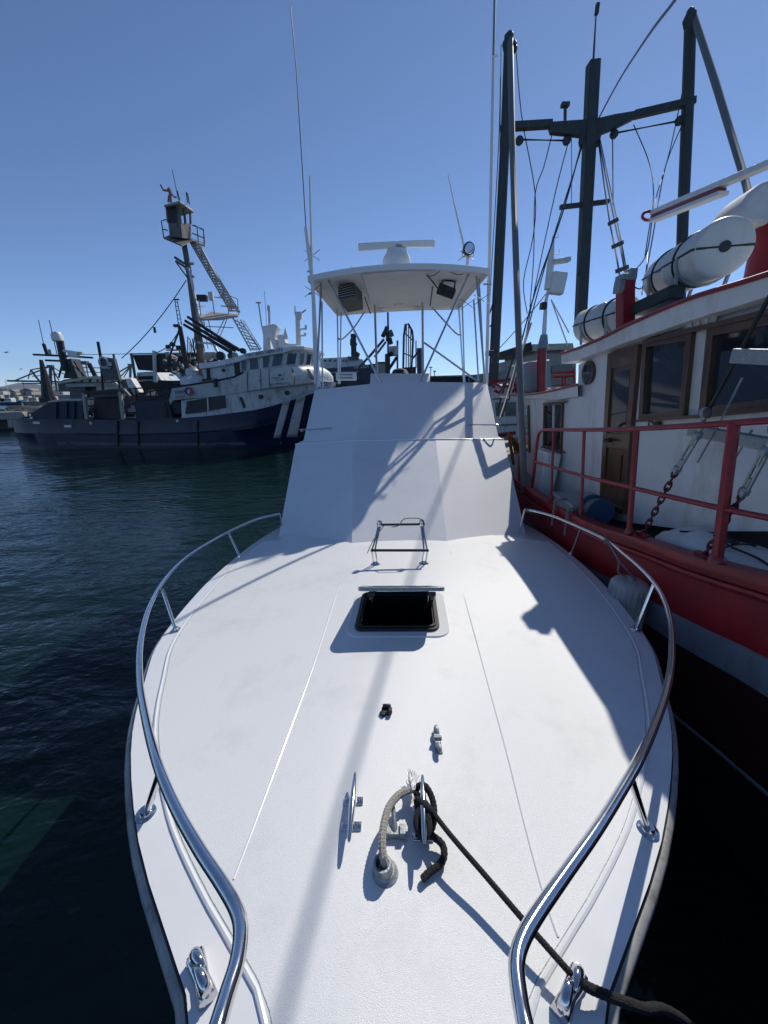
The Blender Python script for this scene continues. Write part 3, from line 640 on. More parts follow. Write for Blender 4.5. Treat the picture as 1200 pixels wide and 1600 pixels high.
#@@REDBOAT
# ================================================================ red and white wooden fishing boat alongside
HEEL = R(5); UPR = V((-sin(HEEL), 0, cos(HEEL)))
WX = 2.99; BX = 2.36
WN = V((cos(HEEL), 0, sin(HEEL)))
WP0 = V((WX, 0, 1.9)); BP0 = V((BX, 0, 1.9))
def wl(px, py, off=0.0):        # point on the deckhouse side wall, off = proud of it towards us
    return aP(px, py, WP0-WN*off, WN)
def bw(px, py, off=0.0): return aP(px, py, BP0-WN*off, WN)
trawler = thing('trawler', 'red and white wooden fishing boat alongside on the right, with dark masts', 'boat', (4.7, 4, 0))
BUL = [bw(*p) for p in ((809, 753), (838, 775), (870, 792), (932, 822), (1008, 845), (1096, 876), (1200, 903))]
BT = sorted([(p.y, p.z) for p in BUL])
y0_, z0_ = BT[0]
BT = [(-5, z0_+1.5), (-3, z0_+1.0), (0, z0_+.34)]+BT+[(BT[-1][0]+3, BT[-1][1]-.03), (14, BT[-1][1]+.1)]
def bz(y): return tab(BT, y)
XT = [(-5.5, 4.7), (-5, 4.3), (-3.5, 3.5), (-2, 2.95), (0, 2.55), (2, BX), (6, BX-.0), (9, BX+.15), (12, BX+.5), (14, BX+1.2)]
XT = [(p.x, p.y) for p in smoothline([V((a, b, 0)) for a, b in XT], 4)]
def bx(y, z): return tab(XT, y)-(z-1.9)*math.tan(HEEL)
yss = [-5.4+.3*i for i in range(65)]
yss = [y for y in yss if y <= 14]
CX = 4.75
offs = [(0, 0, 0), (-.5, .01, 0), (-.72, .015, 1), (-.74, .016, 1), (-1.33, .05, 2), (-1.36, .052, 3), (-2.2, .25, 3), (-3.2, .8, 3)]
g = MB()
for sg in (1, -1):
    rows = []
    for y in yss:
        z = bz(y); xs = bx(y, z); rw = []
        for (dz, dx, mm) in offs:
            q = max(0, 1-(y+5.5)/5); x = xs+dx*(1+q)+q*(-dz)*.35
            x = min(x, CX-.02)
            if sg < 0: x = 2*CX-x
            rw.append(V((x, y, z+dz)))
        rows.append(rw)
    g.grid(rows, mi=lambda i, j: [0, 1, 1, 2, 3, 3, 3][j] if j != 1 else 1)
g.m = [m for m in g.m]
g.build('hull', [redp, hull_band, red_shaded, blackhull], trawler)
# hull band indices: j0 red, j1 stripe, j2 stripe, j3 maroon, j4 thin line
g = MB()
for y0, y1 in zip(yss, yss[1:]):
    pass
rows = [[V((bx(y, bz(y)), y, bz(y)-1.33))-V((-.046, 0, 0)), V((bx(y, bz(y)), y, bz(y)-1.36))-V((-.048, 0, 0))] for y in yss if y > -2]
g.grid([[p-V((.03, 0, 0)) for p in r_] for r_ in rows]); g.build('boot_line', hull_band, trawler, solid=.006)
# bulwark cap and inner face, deck
g = MB()
rows = []
for y in yss:
    z = bz(y); x = bx(y, z)
    rows.append([V((x-.035, y, z-.06)), V((x-.04, y, z-.01)), V((x-.03, y, z+.015)), V((x+.13, y, z+.015)), V((x+.14, y, z-.01)), V((x+.12, y, z-.06)), V((x+.12, y, z-.35))])
g.grid(rows); g.build('bulwark_cap', redp, trawler, smooth=50)
g = MB(); rows = []
for y in yss:
    z = bz(y); x = bx(y, z); rows.append([V((min(lerp(x+.1, 2*CX-x-.1, i/8), 9), y, z-.16)) for i in range(9)])
g.grid(rows); g.build('deck', deckgrey, trawler)
# rub band on hull side seen as soft ridge
g = MB(); g.tube([V((bx(y, bz(y)), y, bz(y)-.13)) for y in yss if y > -4], .03, 8); g.build('rubbing_strake', redp, trawler)
# rail
def rl_(L, r, name, m_=redrail, off=0.0, n_=3):
    g = MB(); g.tube(smoothline([bw(x, y, off) for x, y in L], n_), r, 10); return g.build(name, m_, trawler, smooth=60)
rl_([(831, 762), (835, 735), (838, 700), (842, 678), (850, 672), (880, 671.5), (930, 671.5), (993, 670), (1065, 666), (1145, 661), (1200, 657), (1290, 650)], .022, 'top_rail')
rl_([(834, 721), (862, 729), (908, 743), (987, 762), (1060, 779), (1130, 795), (1200, 809), (1290, 828)], .02, 'middle_rail')
for (a, b_, r) in (((865, 672), (861, 780), .018), ((913, 672), (908, 800), .018), ((995, 671), (983, 832), .025), ((1147, 662), (1120, 878), .034), ((1420, 640), (1360, 960), .03)):
    g = MB(); g.tube([bw(*a), bw(*b_)], r, 8); g.lathe(bw(*b_), UPR, [(r*1.6, -.02), (r*1.6, .02), (r, .05)], 10); g.build('rail_post', redrail, trawler)
g = MB(); g.tube([bw(810, 712), bw(811, 752)], .018, 8); g.tube([bw(810, 712), bw(806, 706)], .014, 8); g.build('rail_post', redrail, trawler)
# deckhouse: side wall polygon on the wall plane, extruded inboard
IN = V((3.0, 0, .2))
wall_top = [(832, 616), (903, 608), (904, 570), (960, 545), (1013, 524), (1060, 508), (1115, 489), (1200, 463), (1330, 425)]
wall_bot = [(1330, 840), (1200, 826), (1141, 826), (1060, 822), (980, 812), (941, 803), (900, 790), (862, 777), (836, 768)]
poly = [wl(*p) for p in wall_top]+[wl(x, y+4) for x, y in wall_bot]
g = MB(); far = [p+IN for p in poly]; g.two(poly, far); dh = g.build('deckhouse', hwhite, trawler, smooth=0)
# aft section flaring out beyond the corner
a0 = wl(834, 616); a1 = wl(838, 772); 
c0 = aY(808, 622, a0.y+1.6); c1 = aY(812, 745, a0.y+1.6)
g = MB(); g.two([a0, a1, c1, c0], [a0+V((1.5, .3, 0)), a1+V((1.5, .3, 0)), c1+V((2.5, 0, 0)), c0+V((2.5, 0, 0))]); g.build('aft_cabin_wall', hwhite, trawler, smooth=0)
g = MB(); g.tube([a0+V((.02, 0, 0)), a1+V((.02, 0, 0))], .07, 12); g.build('corner_post', hwhite, trawler)
def inpl(p0, p1, p2, p3, t, s): return lerp(lerp(p0, p1, s), lerp(p3, p2, s), t)
def frame_on(poly4, wd, th, name, mname, par, pane, pane_off=-.03, hside=None):
    # poly4 px corners TL,TR,BR,BL on wall plane
    P = [wl(x, y, .0) for x, y in poly4]; c = sum(P, V())/4
    o_ = [p-WN*th for p in P]
    ctr = []
    for i, p in enumerate(P):
        e1 = (P[(i+1) % 4]-p).normalized(); e2 = (P[i-1]-p).normalized(); ctr.append(p+(e1+e2)*wd*1.0)
    i_ = ctr
    g = MB(); vs = [p-WN*th for p in P]+[p-WN*th for p in i_]+[p+WN*.02 for p in i_]+[p+WN*.01 for p in P]; fs = []
    for i in range(4):
        j = (i+1) % 4; fs += [(i, j, 4+j, 4+i), (4+i, 4+j, 8+j, 8+i), (3*4+i, 3*4+j, j, i)]
    g.add(vs, fs); f = g.build(name, mname, par, bevel=.004, smooth=0)
    g = MB(); g.add([p-WN*.004 for p in i_], [(0, 1, 2, 3)]); g.build('pane', pane, f, smooth=0)
    return f
# door
D = [(956, 552), (1004.5, 537), (981, 794), (942.5, 780)]
P = [wl(x, y) for x, y in D]
g = MB(); g.two([p-WN*.03 for p in P], [p+WN*.02 for p in P]); door = g.build('door', wood, trawler, bevel=.005, smooth=0)
def dq(s, t, off): return lerp(lerp(P[0], P[1], s), lerp(P[3], P[2], s), t)-WN*off
def panel(s0, s1, t0, t1, off, th, name, m_, par): 
    A = [dq(s0, t0, off), dq(s1, t0, off), dq(s1, t1, off), dq(s0, t1, off)]; g = MB(); g.two(A, [p+WN*th for p in A]); return g.build(name, m_, par, bevel=.004, smooth=0)
panel(0, .16, 0, 1, .055, .03, 'door_stile', wood, door); panel(.84, 1, 0, 1, .055, .03, 'door_stile', wood, door)
panel(.16, .84, 0, .1, .05, .02, 'door_rail', wood, door); panel(.16, .84, .52, .62, .05, .02, 'door_rail', wood, door); panel(.16, .84, .86, 1, .05, .02, 'door_rail', wood, door)
panel(.24, .78, .13, .5, .037, .006, 'door_pane', glass, door); panel(.26, .74, .66, .83, .045, .02, 'door_panel', wood, door)
panel(-.14, 1.12, .995, 1.03, .10, .10, 'door_sill', wood, door)
g = MB(); c = dq(.3, .565, .06); g.lathe(c, -WN, [(.03, 0), (.03, .015), (.012, .03), (.022, .055), (.018, .07)], 12); g.beam(c-WN*.06, c-WN*.06+V((0, -.1, 0)), .02, .015); g.build('door_handle', blackp, door)
# windows
f = frame_on([(1011, 533), (1088, 519), (1075, 652), (1004, 656)], .06, .05, 'window_frame', wood, trawler, glass)
g = MB(); g.beam(wl(1001, 657, .04), wl(1096, 650, .04), .10, .03, up=UPR); g.build('window_sill', wood, f)
g = MB(); g.beam(wl(1009, 535, .04), wl(1098, 512, .04), .08, .04, up=UPR); g.build('window_head', wood, f)
f = frame_on([(1113, 512), (1330, 464), (1300, 628), (1099, 649)], .07, .05, 'window_frame', wood, trawler, glass)
g = MB(); g.beam(wl(1096, 650.5, .04), wl(1300, 630, .04), .10, .03, up=UPR); g.build('window_sill', wood, f)
g = MB(); g.beam(wl(1098, 512.5, .04), wl(1330, 456, .04), .08, .04, up=UPR); g.build('window_head', wood, f)
f = frame_on([(852, 631), (882, 629), (879, 706), (851, 698)], .03, .04, 'window_frame', wood, trawler, glass)
g = MB(); g.beam(wl(865.5, 632, .02), wl(864, 700, .02), .03, .03, up=WN); g.build('window_mullion', hwhite, f)
g = MB(); g.beam(wl(850, 630, .04), wl(884, 628, .04), .05, .02, up=UPR); g.build('window_head', wood, f); g = MB(); g.beam(wl(848, 698, .04), wl(881, 707, .04), .06, .02, up=UPR); g.build('window_sill', wood, f)
A = [lerp(lerp(a0, c0, t), lerp(a1, c1, t), s) for (t, s) in ((.25, .10), (.75, .12), (.75, .62), (.25, .60))]
nn = (c0-a0).cross(a1-a0).normalized(); nn = nn if nn.dot(CP-a0) > 0 else -nn
g = MB(); g.two([p+nn*.03 for p in A], [p-nn*.01 for p in A]); f = g.build('window_frame', wood, trawler)
B_ = [lerp(p, sum(A, V())/4, .1)+nn*.034 for p in A]; g = MB(); g.add(B_, [(0, 1, 2, 3)]); g.build('pane', glass, f)
g = MB(); g.beam(lerp(B_[0], B_[1], .5)+nn*.01, lerp(B_[3], B_[2], .5)+nn*.01, .03, .02, up=nn); g.build('window_mullion', hwhite, f)
# porthole
c = wl(922, 582.5); g = MB(); r = .155
g.lathe(c-WN*.04, WN, [(r*.8, 0), (r, .0), (r, .04)], 28); f = g.build('porthole', wood, trawler)
g = MB(); g.lathe(c-WN*.045, WN, [(r*.72, 0), (r*.74, .004)], 28); g.build('porthole_glass', glass, f)
# bulkhead lamp under the eave
c = wl(1096, 500, .03); g = MB(); g.box(c, (.05, .34, .13), Matrix.Rotation(HEEL, 3, 'Y')); f = g.build('bulkhead_lamp', raft_w, trawler, bevel=.03)
for k in range(4):
    g = MB(); g.tube([c+V((-.035, -.14+.09*k, -.07)), c+V((-.05, -.14+.09*k, 0)), c+V((-.035, -.14+.09*k, .07))], .006, 6); g.build('lamp_guard', galv, f)
# tie hook below window
g = MB(); a = wl(1025, 665, .03); g.tube(smoothline([a+V((0, .1, -.03)), a+V((-.02, .09, .03)), a+V((-.02, .03, .03)), a+V((0, .02, -.02))], 4), .008, 6); g.lathe(a+V((-.02, -.02, 0)), (1, 0, 0), [(.045, 0), (.045, .03)], 12); g.build('wall_fairlead', blackp, trawler)
# upper roof with fascia and red trim
RF = [(877, 554), (905, 545), (940, 530), (980, 510), (1020, 492), (1053, 478), (1090, 464), (1127, 453), (1165, 442), (1200, 431), (1330, 392)]
FB = [(877, 568), (903, 562), (940, 549), (980, 534), (1013, 523), (1060, 507), (1090, 497), (1115, 489), (1150, 479), (1200, 463), (1330, 425)]
T = [wl(x, y, .17) for x, y in RF]; Bt = [wl(x, y, .15) for x, y in FB]
g = MB(); inb = [p+V((3.3, 0, .45)) for p in T]; inb2 = [p+V((.17, 0, .0)) for p in Bt]
inm = [p+V((1.2, 0, .3)) for p in T]
g.grid([inb, inm, T, Bt, inb2, [p+V((3.1, 0, .0)) for p in inb2]]); g.add([T[0], Bt[0], Bt[0]+V((3.3, 0, .0)), inb[0]], [(0, 1, 2, 3)]); roof = g.build('roof', hwhite, trawler, smooth=30)
g = MB(); g.tube([p+V((-.01, 0, .01)) for p in T], .02, 8); g.build('roof_trim', redrail, roof)
# lower aft roof
RF2 = [(780, 617), (812, 618.5), (840, 616), (870, 610), (903, 602)]
FB2 = [(783, 622), (812, 624), (840, 622), (870, 616), (903, 610)]
T2 = [wl(x, y, .1) for x, y in RF2]; B2 = [wl(x, y+ (9 if x > 845 else 0), .08) for x, y in FB2]
g = MB(); g.grid([[V((p.x+4.4, 18+.2*i, p.z+.02)) for i, p in enumerate(T2)], [p+V((1.0, .5, .0)) for p in T2], T2, B2, [p+V((.2, 0, 0)) for p in B2], [p+V((2.8, 0, 0)) for p in B2]]); lr = g.build('aft_roof', hwhite, trawler)
g = MB(); g.tube([p+V((-.01, 0, .01)) for p in T2], .018, 8); g.build('roof_trim', redrail, lr)
# red roof rail at right of funnel
g = MB(); 
for (a, b_, r) in (((864, 583), (897, 581), .05), ((864, 590), (897, 588), .035), ((879, 590), (879, 605), .03), ((884, 590), (884, 605), .03), ((897, 574), (898, 604), .03), ((864, 603), (898, 601), .025)):
    g.tube([aY(*a, 11.5), aY(*b_, 11.5)], r, 6)
g.build('roof_bench', redrail, trawler)
# red funnel post with grey cap and white radar mast
fy = 15.2
g = MB(); a = aY(847, 606, fy); b_ = aY(848, 545, fy); g.lathe(a-V((0, 0, .3)), b_-a, [(.17, 0), (.165, .25), (.165, (b_-a).length+.3)], 16); fn = g.build('red_mast_base', redp, trawler)
g = MB(); c = aY(850, 523, fy); g.lathe(b_, c-b_, [(.23, 0), (.2, .04), (.12, (c-b_).length)], 14); g.build('mast_cap', galv, fn)
radm = thing('radar_mast', '', ''); del radm['label']; del radm['category']; radm.parent = trawler; radm.location = c-worg(trawler)
g = MB(); g.tube([c, aY(853, 470, fy), aY(857, 452, fy)], [.08, .055, .05], 10); g.tube([aY(857, 452, fy), aY(861, 402, fy), aY(865, 368, fy)], [.15, .1, .03], 10); g.build('mast_pole', whitec, radm)
g = MB(); a = aY(859, 431, fy-.1); g.box(aY(871, 443, fy-.1), (.5, .3, .68), Matrix.Rotation(R(6), 3, 'Y')); g.build('radar_dome_box', whitec, radm, bevel=.05)
g = MB(); g.box(aY(875, 408, fy), (.66, .25, .14), Matrix.Rotation(R(-8), 3, 'Y')); g.build('floodlight', raft_w, radm, bevel=.03)
g = MB()
for (yy_, ln) in ((398, 10), (372, 8)): g.tube([aY(864, yy_, fy), aY(864+ln, yy_-1, fy), aY(864+ln, yy_-8, fy)], .012, 6)
g.build('mast_bracket', whitec, radm)
for b_ in ((889, 520), (887, 540)):
    g = MB(); g.tube([aY(861, 468, fy), aY(*b_, fy)], .022, 6); g.build('mast_stay', whitec, radm)
g = MB(); g.box(aY(849, 478, fy-.1), (.2, .22, .22)); g.build('deck_lamp', blackp, radm, bevel=.02)
# water tank box behind the funnel (grey tarpaulined)
g = MB(); y_ = fy+.5; a = [aY(x, y, y_) for x, y in ((816, 570), (826, 565), (860, 562), (862, 612), (818, 614))]; g.prism(a, (0, 1.6, 0)); g.build('deck_tank', galv, trawler, bevel=.04)
# main mast and crosstree
MY = 16.5
def fy_(y): return 7+(y-7)*2.8 if 7 < y < MY-.8 else y
MK = 1.6
def mpt(px, py, dy=0): return aY(px, py, MY+dy)
g = MB(); a, b_ = mpt(907, 500), mpt(927, 97); g.beam(a, b_, .36, .36, up=V((0, 1, 0))); mast = g.build('main_mast', mastw, trawler, bevel=.04)
g = MB(); g.tube([b_, mpt(932, 10)], [.035, .016], 6); g.box(mpt(933, 14), (.1, .1, .26)); g.build('mast_whip', mastw, mast)
g = MB(); g.beam(mpt(783, 199, .0), mpt(862, 194), .2, .22, up=V((0, 1, 0)))
g.beam(mpt(990, 180), mpt(1085, 158), .2, .22, up=V((0, 1, 0)))
pl = [mpt(x, y, -.13) for x, y in ((858, 190), (900, 187), (930, 185), (960, 178), (996, 172), (992, 184), (962, 199), (940, 208), (915, 212), (900, 210), (862, 206))]
g.prism(pl, (0, .2, 0)); g.build('crosstree', mastw, trawler, bevel=.01)
g = MB(); g.beam(mpt(875, 324), mpt(951, 315), .13, .13, up=V((0, 1, 0))); g.build('lower_crosstree', mastw, trawler)
g = MB(); g.tube([mpt(883, 188), mpt(883, 165)], .05, 6); g.box(mpt(883, 164), (.26, .16, .11)); g.build('anchor_light', mastw, trawler)
g = MB(); g.box(mpt(906, 415, -.15), (.13, .13, .6)); g.build('mast_cleat', mastw, mast)
# outrigger poles
def pole(pts, r, name='outrigger_pole', m_=polew, bev=0):
    pts = [(x, y, MY if y_ == MY else fy_(y_)) for x, y, y_ in pts]
    rr_ = r if isinstance(r, list) else [r]*len(pts); rr_ = [q*(1+(MK-1)*min(1, max(0, (p[2]-7)/9.5))) for q, p in zip(rr_, pts)]
    g = MB(); g.tube([aY(*p) for p in pts], rr_, 10); return g.build(name, m_, trawler)
pole([(795, 55, MY), (790, 200, MY), (781, 380, MY), (770, 610, MY), (766, 690, MY)], [.09, .1, .115, .125, .125], m_=mastw)
pole([(797, 60, MY), (800, 210, 9.6), (806, 400, 8.3), (813, 600, 6.9), (819, 770, bw(819, 770).y)], [.06, .06, .06, .055, .055])
pole([(1079, 22, MY), (1074, 180, MY), (1067, 340, MY), (1062, 500, MY)], [.1, .11, .11, .11], m_=mastw)
pole([(1085, 28, MY), (1118, 130, 9.4), (1165, 285, 8.0), (1190, 400, 7)], [.055, .06, .055, .05])
for (x, y) in ((797, 60), (1080, 24)):
    g = MB()
    for (dx, dy) in ((-6, 8), (5, 8), (-5, 14), (6, 15), (0, 0), (0, -6)): g.lathe(mpt(x+dx, y+dy)-V((0, .05, 0)), (0, 1, 0), [(.08, 0), (.12, .05), (.12, .11), (.08, .16)], 10)
    g.build('masthead_block', mastw, trawler)
# rigging
def wire(L, r=.011, name='rigging_wire', n_=4, m_=blackp):
    P_ = smoothline([aY(x, y, MY if y_ == MY else fy_(y_)) for x, y, y_ in L], n_); g = MB(); g.tube(P_, [r*(1+.5*min(1, max(0, (p.y-7)/9.5))) for p in P_], 5, cap=True); return g.build(name, m_, trawler)
wire([(806, 70, MY), (815, 180, MY), (836, 300, MY), (833, 370, MY), (818, 440, MY), (824, 490, MY)], .012)
wire([(862, 212, MY), (850, 260, MY), (836, 305, MY), (834, 400, MY), (828, 480, MY)], .012)
wire([(890, 215, MY), (868, 300, MY), (838, 440, 9.8), (815, 560, 9)], .012)
wire([(893, 215, MY), (893, 320, MY)], .008)
wire([(910, 220, MY), (880, 330, 9.6), (838, 450, 8.8), (800, 590, 7.8), (780, 655, 7.4)], .017)
wire([(911, 224, MY), (868, 360, 9.5), (838, 465, 8.6), (795, 625, 7.6)], .014)
wire([(934, 215, MY), (950, 330, 8.6), (963, 400, 7.5), (969, 437, 6.9)], .014)
wire([(935, 215, MY), (955, 320, 8.6), (971, 395, 7.5), (978, 435, 6.9)], .014)
wire([(937, 215, MY), (957, 310, 8.6), (969, 370, 7.6), (981, 432, 6.9)], .011)
wire([(957, 208, MY), (958, 320, 8.7)], .012)
wire([(990, 195, MY), (1013, 250, MY), (1021, 300, 9), (1012, 390, 8), (990, 425, 7.6), (989, 445, 7.5), (1003, 450, 7.4), (1010, 420, 7.4), (1012, 395, 7.6)], .011)
wire([(1068, 190, MY), (1040, 260, 9.8), (1020, 370, 8.4), (1003, 460, 7.2)], .012)
wire([(1073, 110, MY), (1048, 230, MY), (1022, 320, 8.7), (1008, 400, 7.8)], .011)
wire([(936, 184, MY), (965, 130, 8.6), (1010, 60, 6.4), (1055, 0, 5.0), (1140, -120, 3.6)], .015)
wire([(876, 430, 18), (820, 500, 18), (775, 550, 18)], .012)
for (a, b_) in (((812, 219), (886, 219)), ((960, 209), (1062, 188))):
    for d in (0, 4):
        wire([(a[0], a[1]-d*.4, MY), (b_[0], b_[1]+d*.4, MY)], .012, n_=1)
    for p in (a, b_):
        g = MB(); g.lathe(mpt(*p)-V((0, .04, 0)), (0, 1, 0), [(.08, 0), (.14, .03), (.14, .1), (.08, .13)], 10); g.build('rigging_block', mastw, trawler)
for (x, y) in ((909, 216), (934, 216)):
    g = MB(); g.lathe(mpt(x, y, -.1), (0, 0, 1), [(.05, -.24), (.1, -.12), (.1, .12), (.03, .26)], 8); g.build('rigging_block', mastw, trawler)
for (x0, y0, x1, y1, yy_) in ((951, 350, 965, 343, 8.1), (957, 386, 973, 379, 7.5), (963, 424, 981, 417, 7.0)):
    g = MB(); g.beam(aY(x0, y0, yy_), aY(x1, y1, yy_), .06, .06); g.build('ratline_step', mastw, trawler)
wire([(782, 120, MY), (779, 230, MY), (768, 420, MY), (763, 520, MY)], .01)
wire([(783, 70, MY), (780, 330, MY)], .008)
wire([(770, 475, MY-.1), (762, 500, MY-.1), (764, 510, MY-.2), (772, 505, MY-.1)], .02)
# dark spars leaning by the aft roof
pole([(830, 505, 9.0), (812, 560, 8.6), (785, 650, 8.0)], .02, 'boat_hook', blackp); pole([(803, 555, 8.6), (778, 640, 8.2)], .022, 'boat_hook', blackp)
g = MB(); g.box(aY(768, 552, 9.9), (.28, .15, .12)); g.box(aY(772, 564, 9.9), (.12, .12, .1)); g.build('pole_lamp', blackp, trawler, bevel=.02)
# white boom with red stripe and its mast, top right
g = MB(); bp0, bp1 = aD(1022, 332, 5.2), aD(1240, 240, 3.4)
g.beam(bp0, bp1, .11, .06); bm_ = g.build('cargo_boom', white, trawler, bevel=.01)
g = MB(); off = V((0, 0, -.055)); g.beam(bp0+off+V((.0, -.02, 0)), lerp(bp0, bp1, .6)+off, .10, .035); g.build('boom_stripe', redrail, bm_)
g = MB(); off = V((0, 0, -.095)); g.beam(bp0+off, lerp(bp0, bp1, .62)+off, .12, .04); g.build('boom_rail', white, bm_, bevel=.005)
g = MB(); c = bp0+V((-.06, .02, -.03)); g.tube([c+V((.08*cos(a), .0, .05*sin(a))) for a in [i*pi/8 for i in range(17)]], .018, 8); g.build('boom_ring', redrail, bm_)
g = MB(); st0 = aD(1205, 432, 4.6); st1 = aD(1212, 350, 4.6); g.tube([st0+V((.0, 0, -.15)), st1+V((.0, 0, 0))], [.25, .2], 20); g.build('exhaust_stack', redp, trawler)
g = MB(); cpts = [aD(x, y, 4.5) for x, y in ((1153, 346), (1158, 322), (1172, 300), (1190, 284), (1215, 274), (1300, 270), (1300, 350), (1200, 350))]; g.prism(cpts, (.1, .6, 0)); g.build('stack_cover', canvas, trawler, bevel=.05)
# tank posts on the roof: the red bitts
a = wl(977, 512, -.1); b_ = a+ (wl(977, 440, -.1)-a); g = MB(); g.beam(a, b_, .15, .15, up=V((0, 1, 0))); rp = g.build('roof_bitt', redp, trawler, bevel=.01)
g = MB(); g.beam(b_, b_+V((-.0, 0, .07)), .17, .17, up=V((0, 1, 0))); g.box(b_+V((-.09, -.05, -.07)), (.08, .1, .13), R(10)); g.box(b_+V((.05, 0, .03)), (.08, .14, .2)); g.build('bitt_fitting', galv, rp, bevel=.01)
# green locker on roof edge
g = MB(); p0 = wl(988, 494, -.12); p1 = wl(1050, 466, -.12); g.beam(p0+V((.05, 0, .07)), p1+V((.05, 0, .06)), .16, .14); g.build('roof_locker', greenp, trawler, bevel=.02)
# chainplates: turnbuckles, chains, shackle rigging at right
def chain(a, b_, n_, r, name, m_, par=None):
    a = V(a); b_ = V(b_); d = (b_-a); L = d.length; d.normalize(); u = d.orthogonal().normalized(); w2 = d.cross(u); g = MB()
    for i in range(n_):
        c = a+d*L*(i+.5)/n_; s_ = u if i % 2 else w2; hl = L/n_*.74; hw_ = L/n_*.27
        pts = [c+d*(hl*cos(t))+s_*(hw_*sin(t)) for t in [k*2*pi/10 for k in range(11)]]
        g.tube(pts, r, 6)
    return g.build(name, m_, par or trawler)
def shroud(top, blk, tb0, tb1, foot, dtop, dfoot):
    def q(p, t): return bw(*p, lerp(dtop, dfoot, t))
    g = MB(); g.tube([q(top, 0), q(blk, .3)], .014, 6); g.build('shroud_wire', blackp, trawler)
    a, b_ = q(tb0, .5), q(tb1, .7); d = (b_-a).normalized(); s_ = V((0, 1, 0)).cross(d).normalized(); s_ = d.cross(WN).normalized()
    g = MB(); 
    for k in (-1, 1): g.tube([a+s_*.02*k, b_+s_*.02*k], .011, 6)
    for p in (a, b_): g.lathe(p-d*.03, d, [(.02, 0), (.032, .015), (.032, .05), (.02, .06)], 10)
    g.tube([a-d*.1, a+d*.1], .012, 6); g.tube([b_-d*.1, b_+d*.08], .012, 6)
    g.build('turnbuckle', galv, trawler)
    g = MB(); g.tube([q(blk, .3), a], .014, 6); g.lathe(q(blk, .3)-WN*.04, WN, [(.02, 0), (.04, .015), (.04, .05), (.02, .065)], 12); g.build('shroud_block', galv, trawler)
    chain(b_, q(foot, 1), 11, .0085, 'chain', redchain)
    g = MB(); f_ = q(foot, 1); g.beam(f_+V((0, -.07, -.01)), f_+V((0, .07, -.01)), .05, .1); g.build('chain_plate', redrail, trawler, bevel=.01)
shroud((1215, 440), (1105, 645), (1090, 680), (1058, 733), (1003, 838), .0, -.08)
shroud((1260, 600), (1215, 670), (1196, 705), (1163, 768), (1098, 872), .0, -.08)
g = MB(); g.tube([bw(1160, 590, -.15), bw(1125, 660, -.15), bw(1090, 722, -.15)], .008, 6); g.tube([bw(1175, 672, -.2), bw(1146, 720, -.2)], .008, 6); g.build('slack_rod', galv, trawler)
g = MB(); g.beam(bw(1145, 556, .02), bw(1260, 560, .02), .03, .085, up=UPR); g.build('aluminium_plank', galv, trawler, bevel=.004)
g = MB(); g.beam(bw(1080, 672, -.18), bw(1260, 705, -.18), .06, .08, up=UPR); g.build('aluminium_plank', galv, trawler, bevel=.004)
g = MB(); g.lathe(bw(1106, 645, .0)-WN*.02, WN, [(.02, 0), (.036, .01), (.036, .025), (.02, .03)], 16); g.build('wooden_block', panelbr, trawler)
# side locker and deck box by the aft window
g = MB(); p = wl(852, 735, .22); g.box(p+V((0, 0, -.05)), (.26, .4, .75), Matrix.Rotation(HEEL, 3, 'Y')); g.build('side_locker', hwhite, trawler, bevel=.03)
g = MB(); p = wl(915, 790, .35); g.box(p+V((0, .2, -.02)), (.5, .7, .14)); g.build('engine_hatch', galv, trawler, bevel=.02)
# deck lines on bulwark
for (x, y) in ((876, 786), (897, 799)):
    g = MB(); c = bw(x, y); pts = [c+V((.02+.1*cos(t), .012*sin(3*t), -.03+.085*sin(t))) for t in [k*pi/8 for k in range(17)]]; g.tube(pts, .018, 7); g.tube([c+V((-.08, 0, -.03)), c+V((-.1, -.05, -.3))], .014, 6); g.build('lashing', ropeg, trawler)
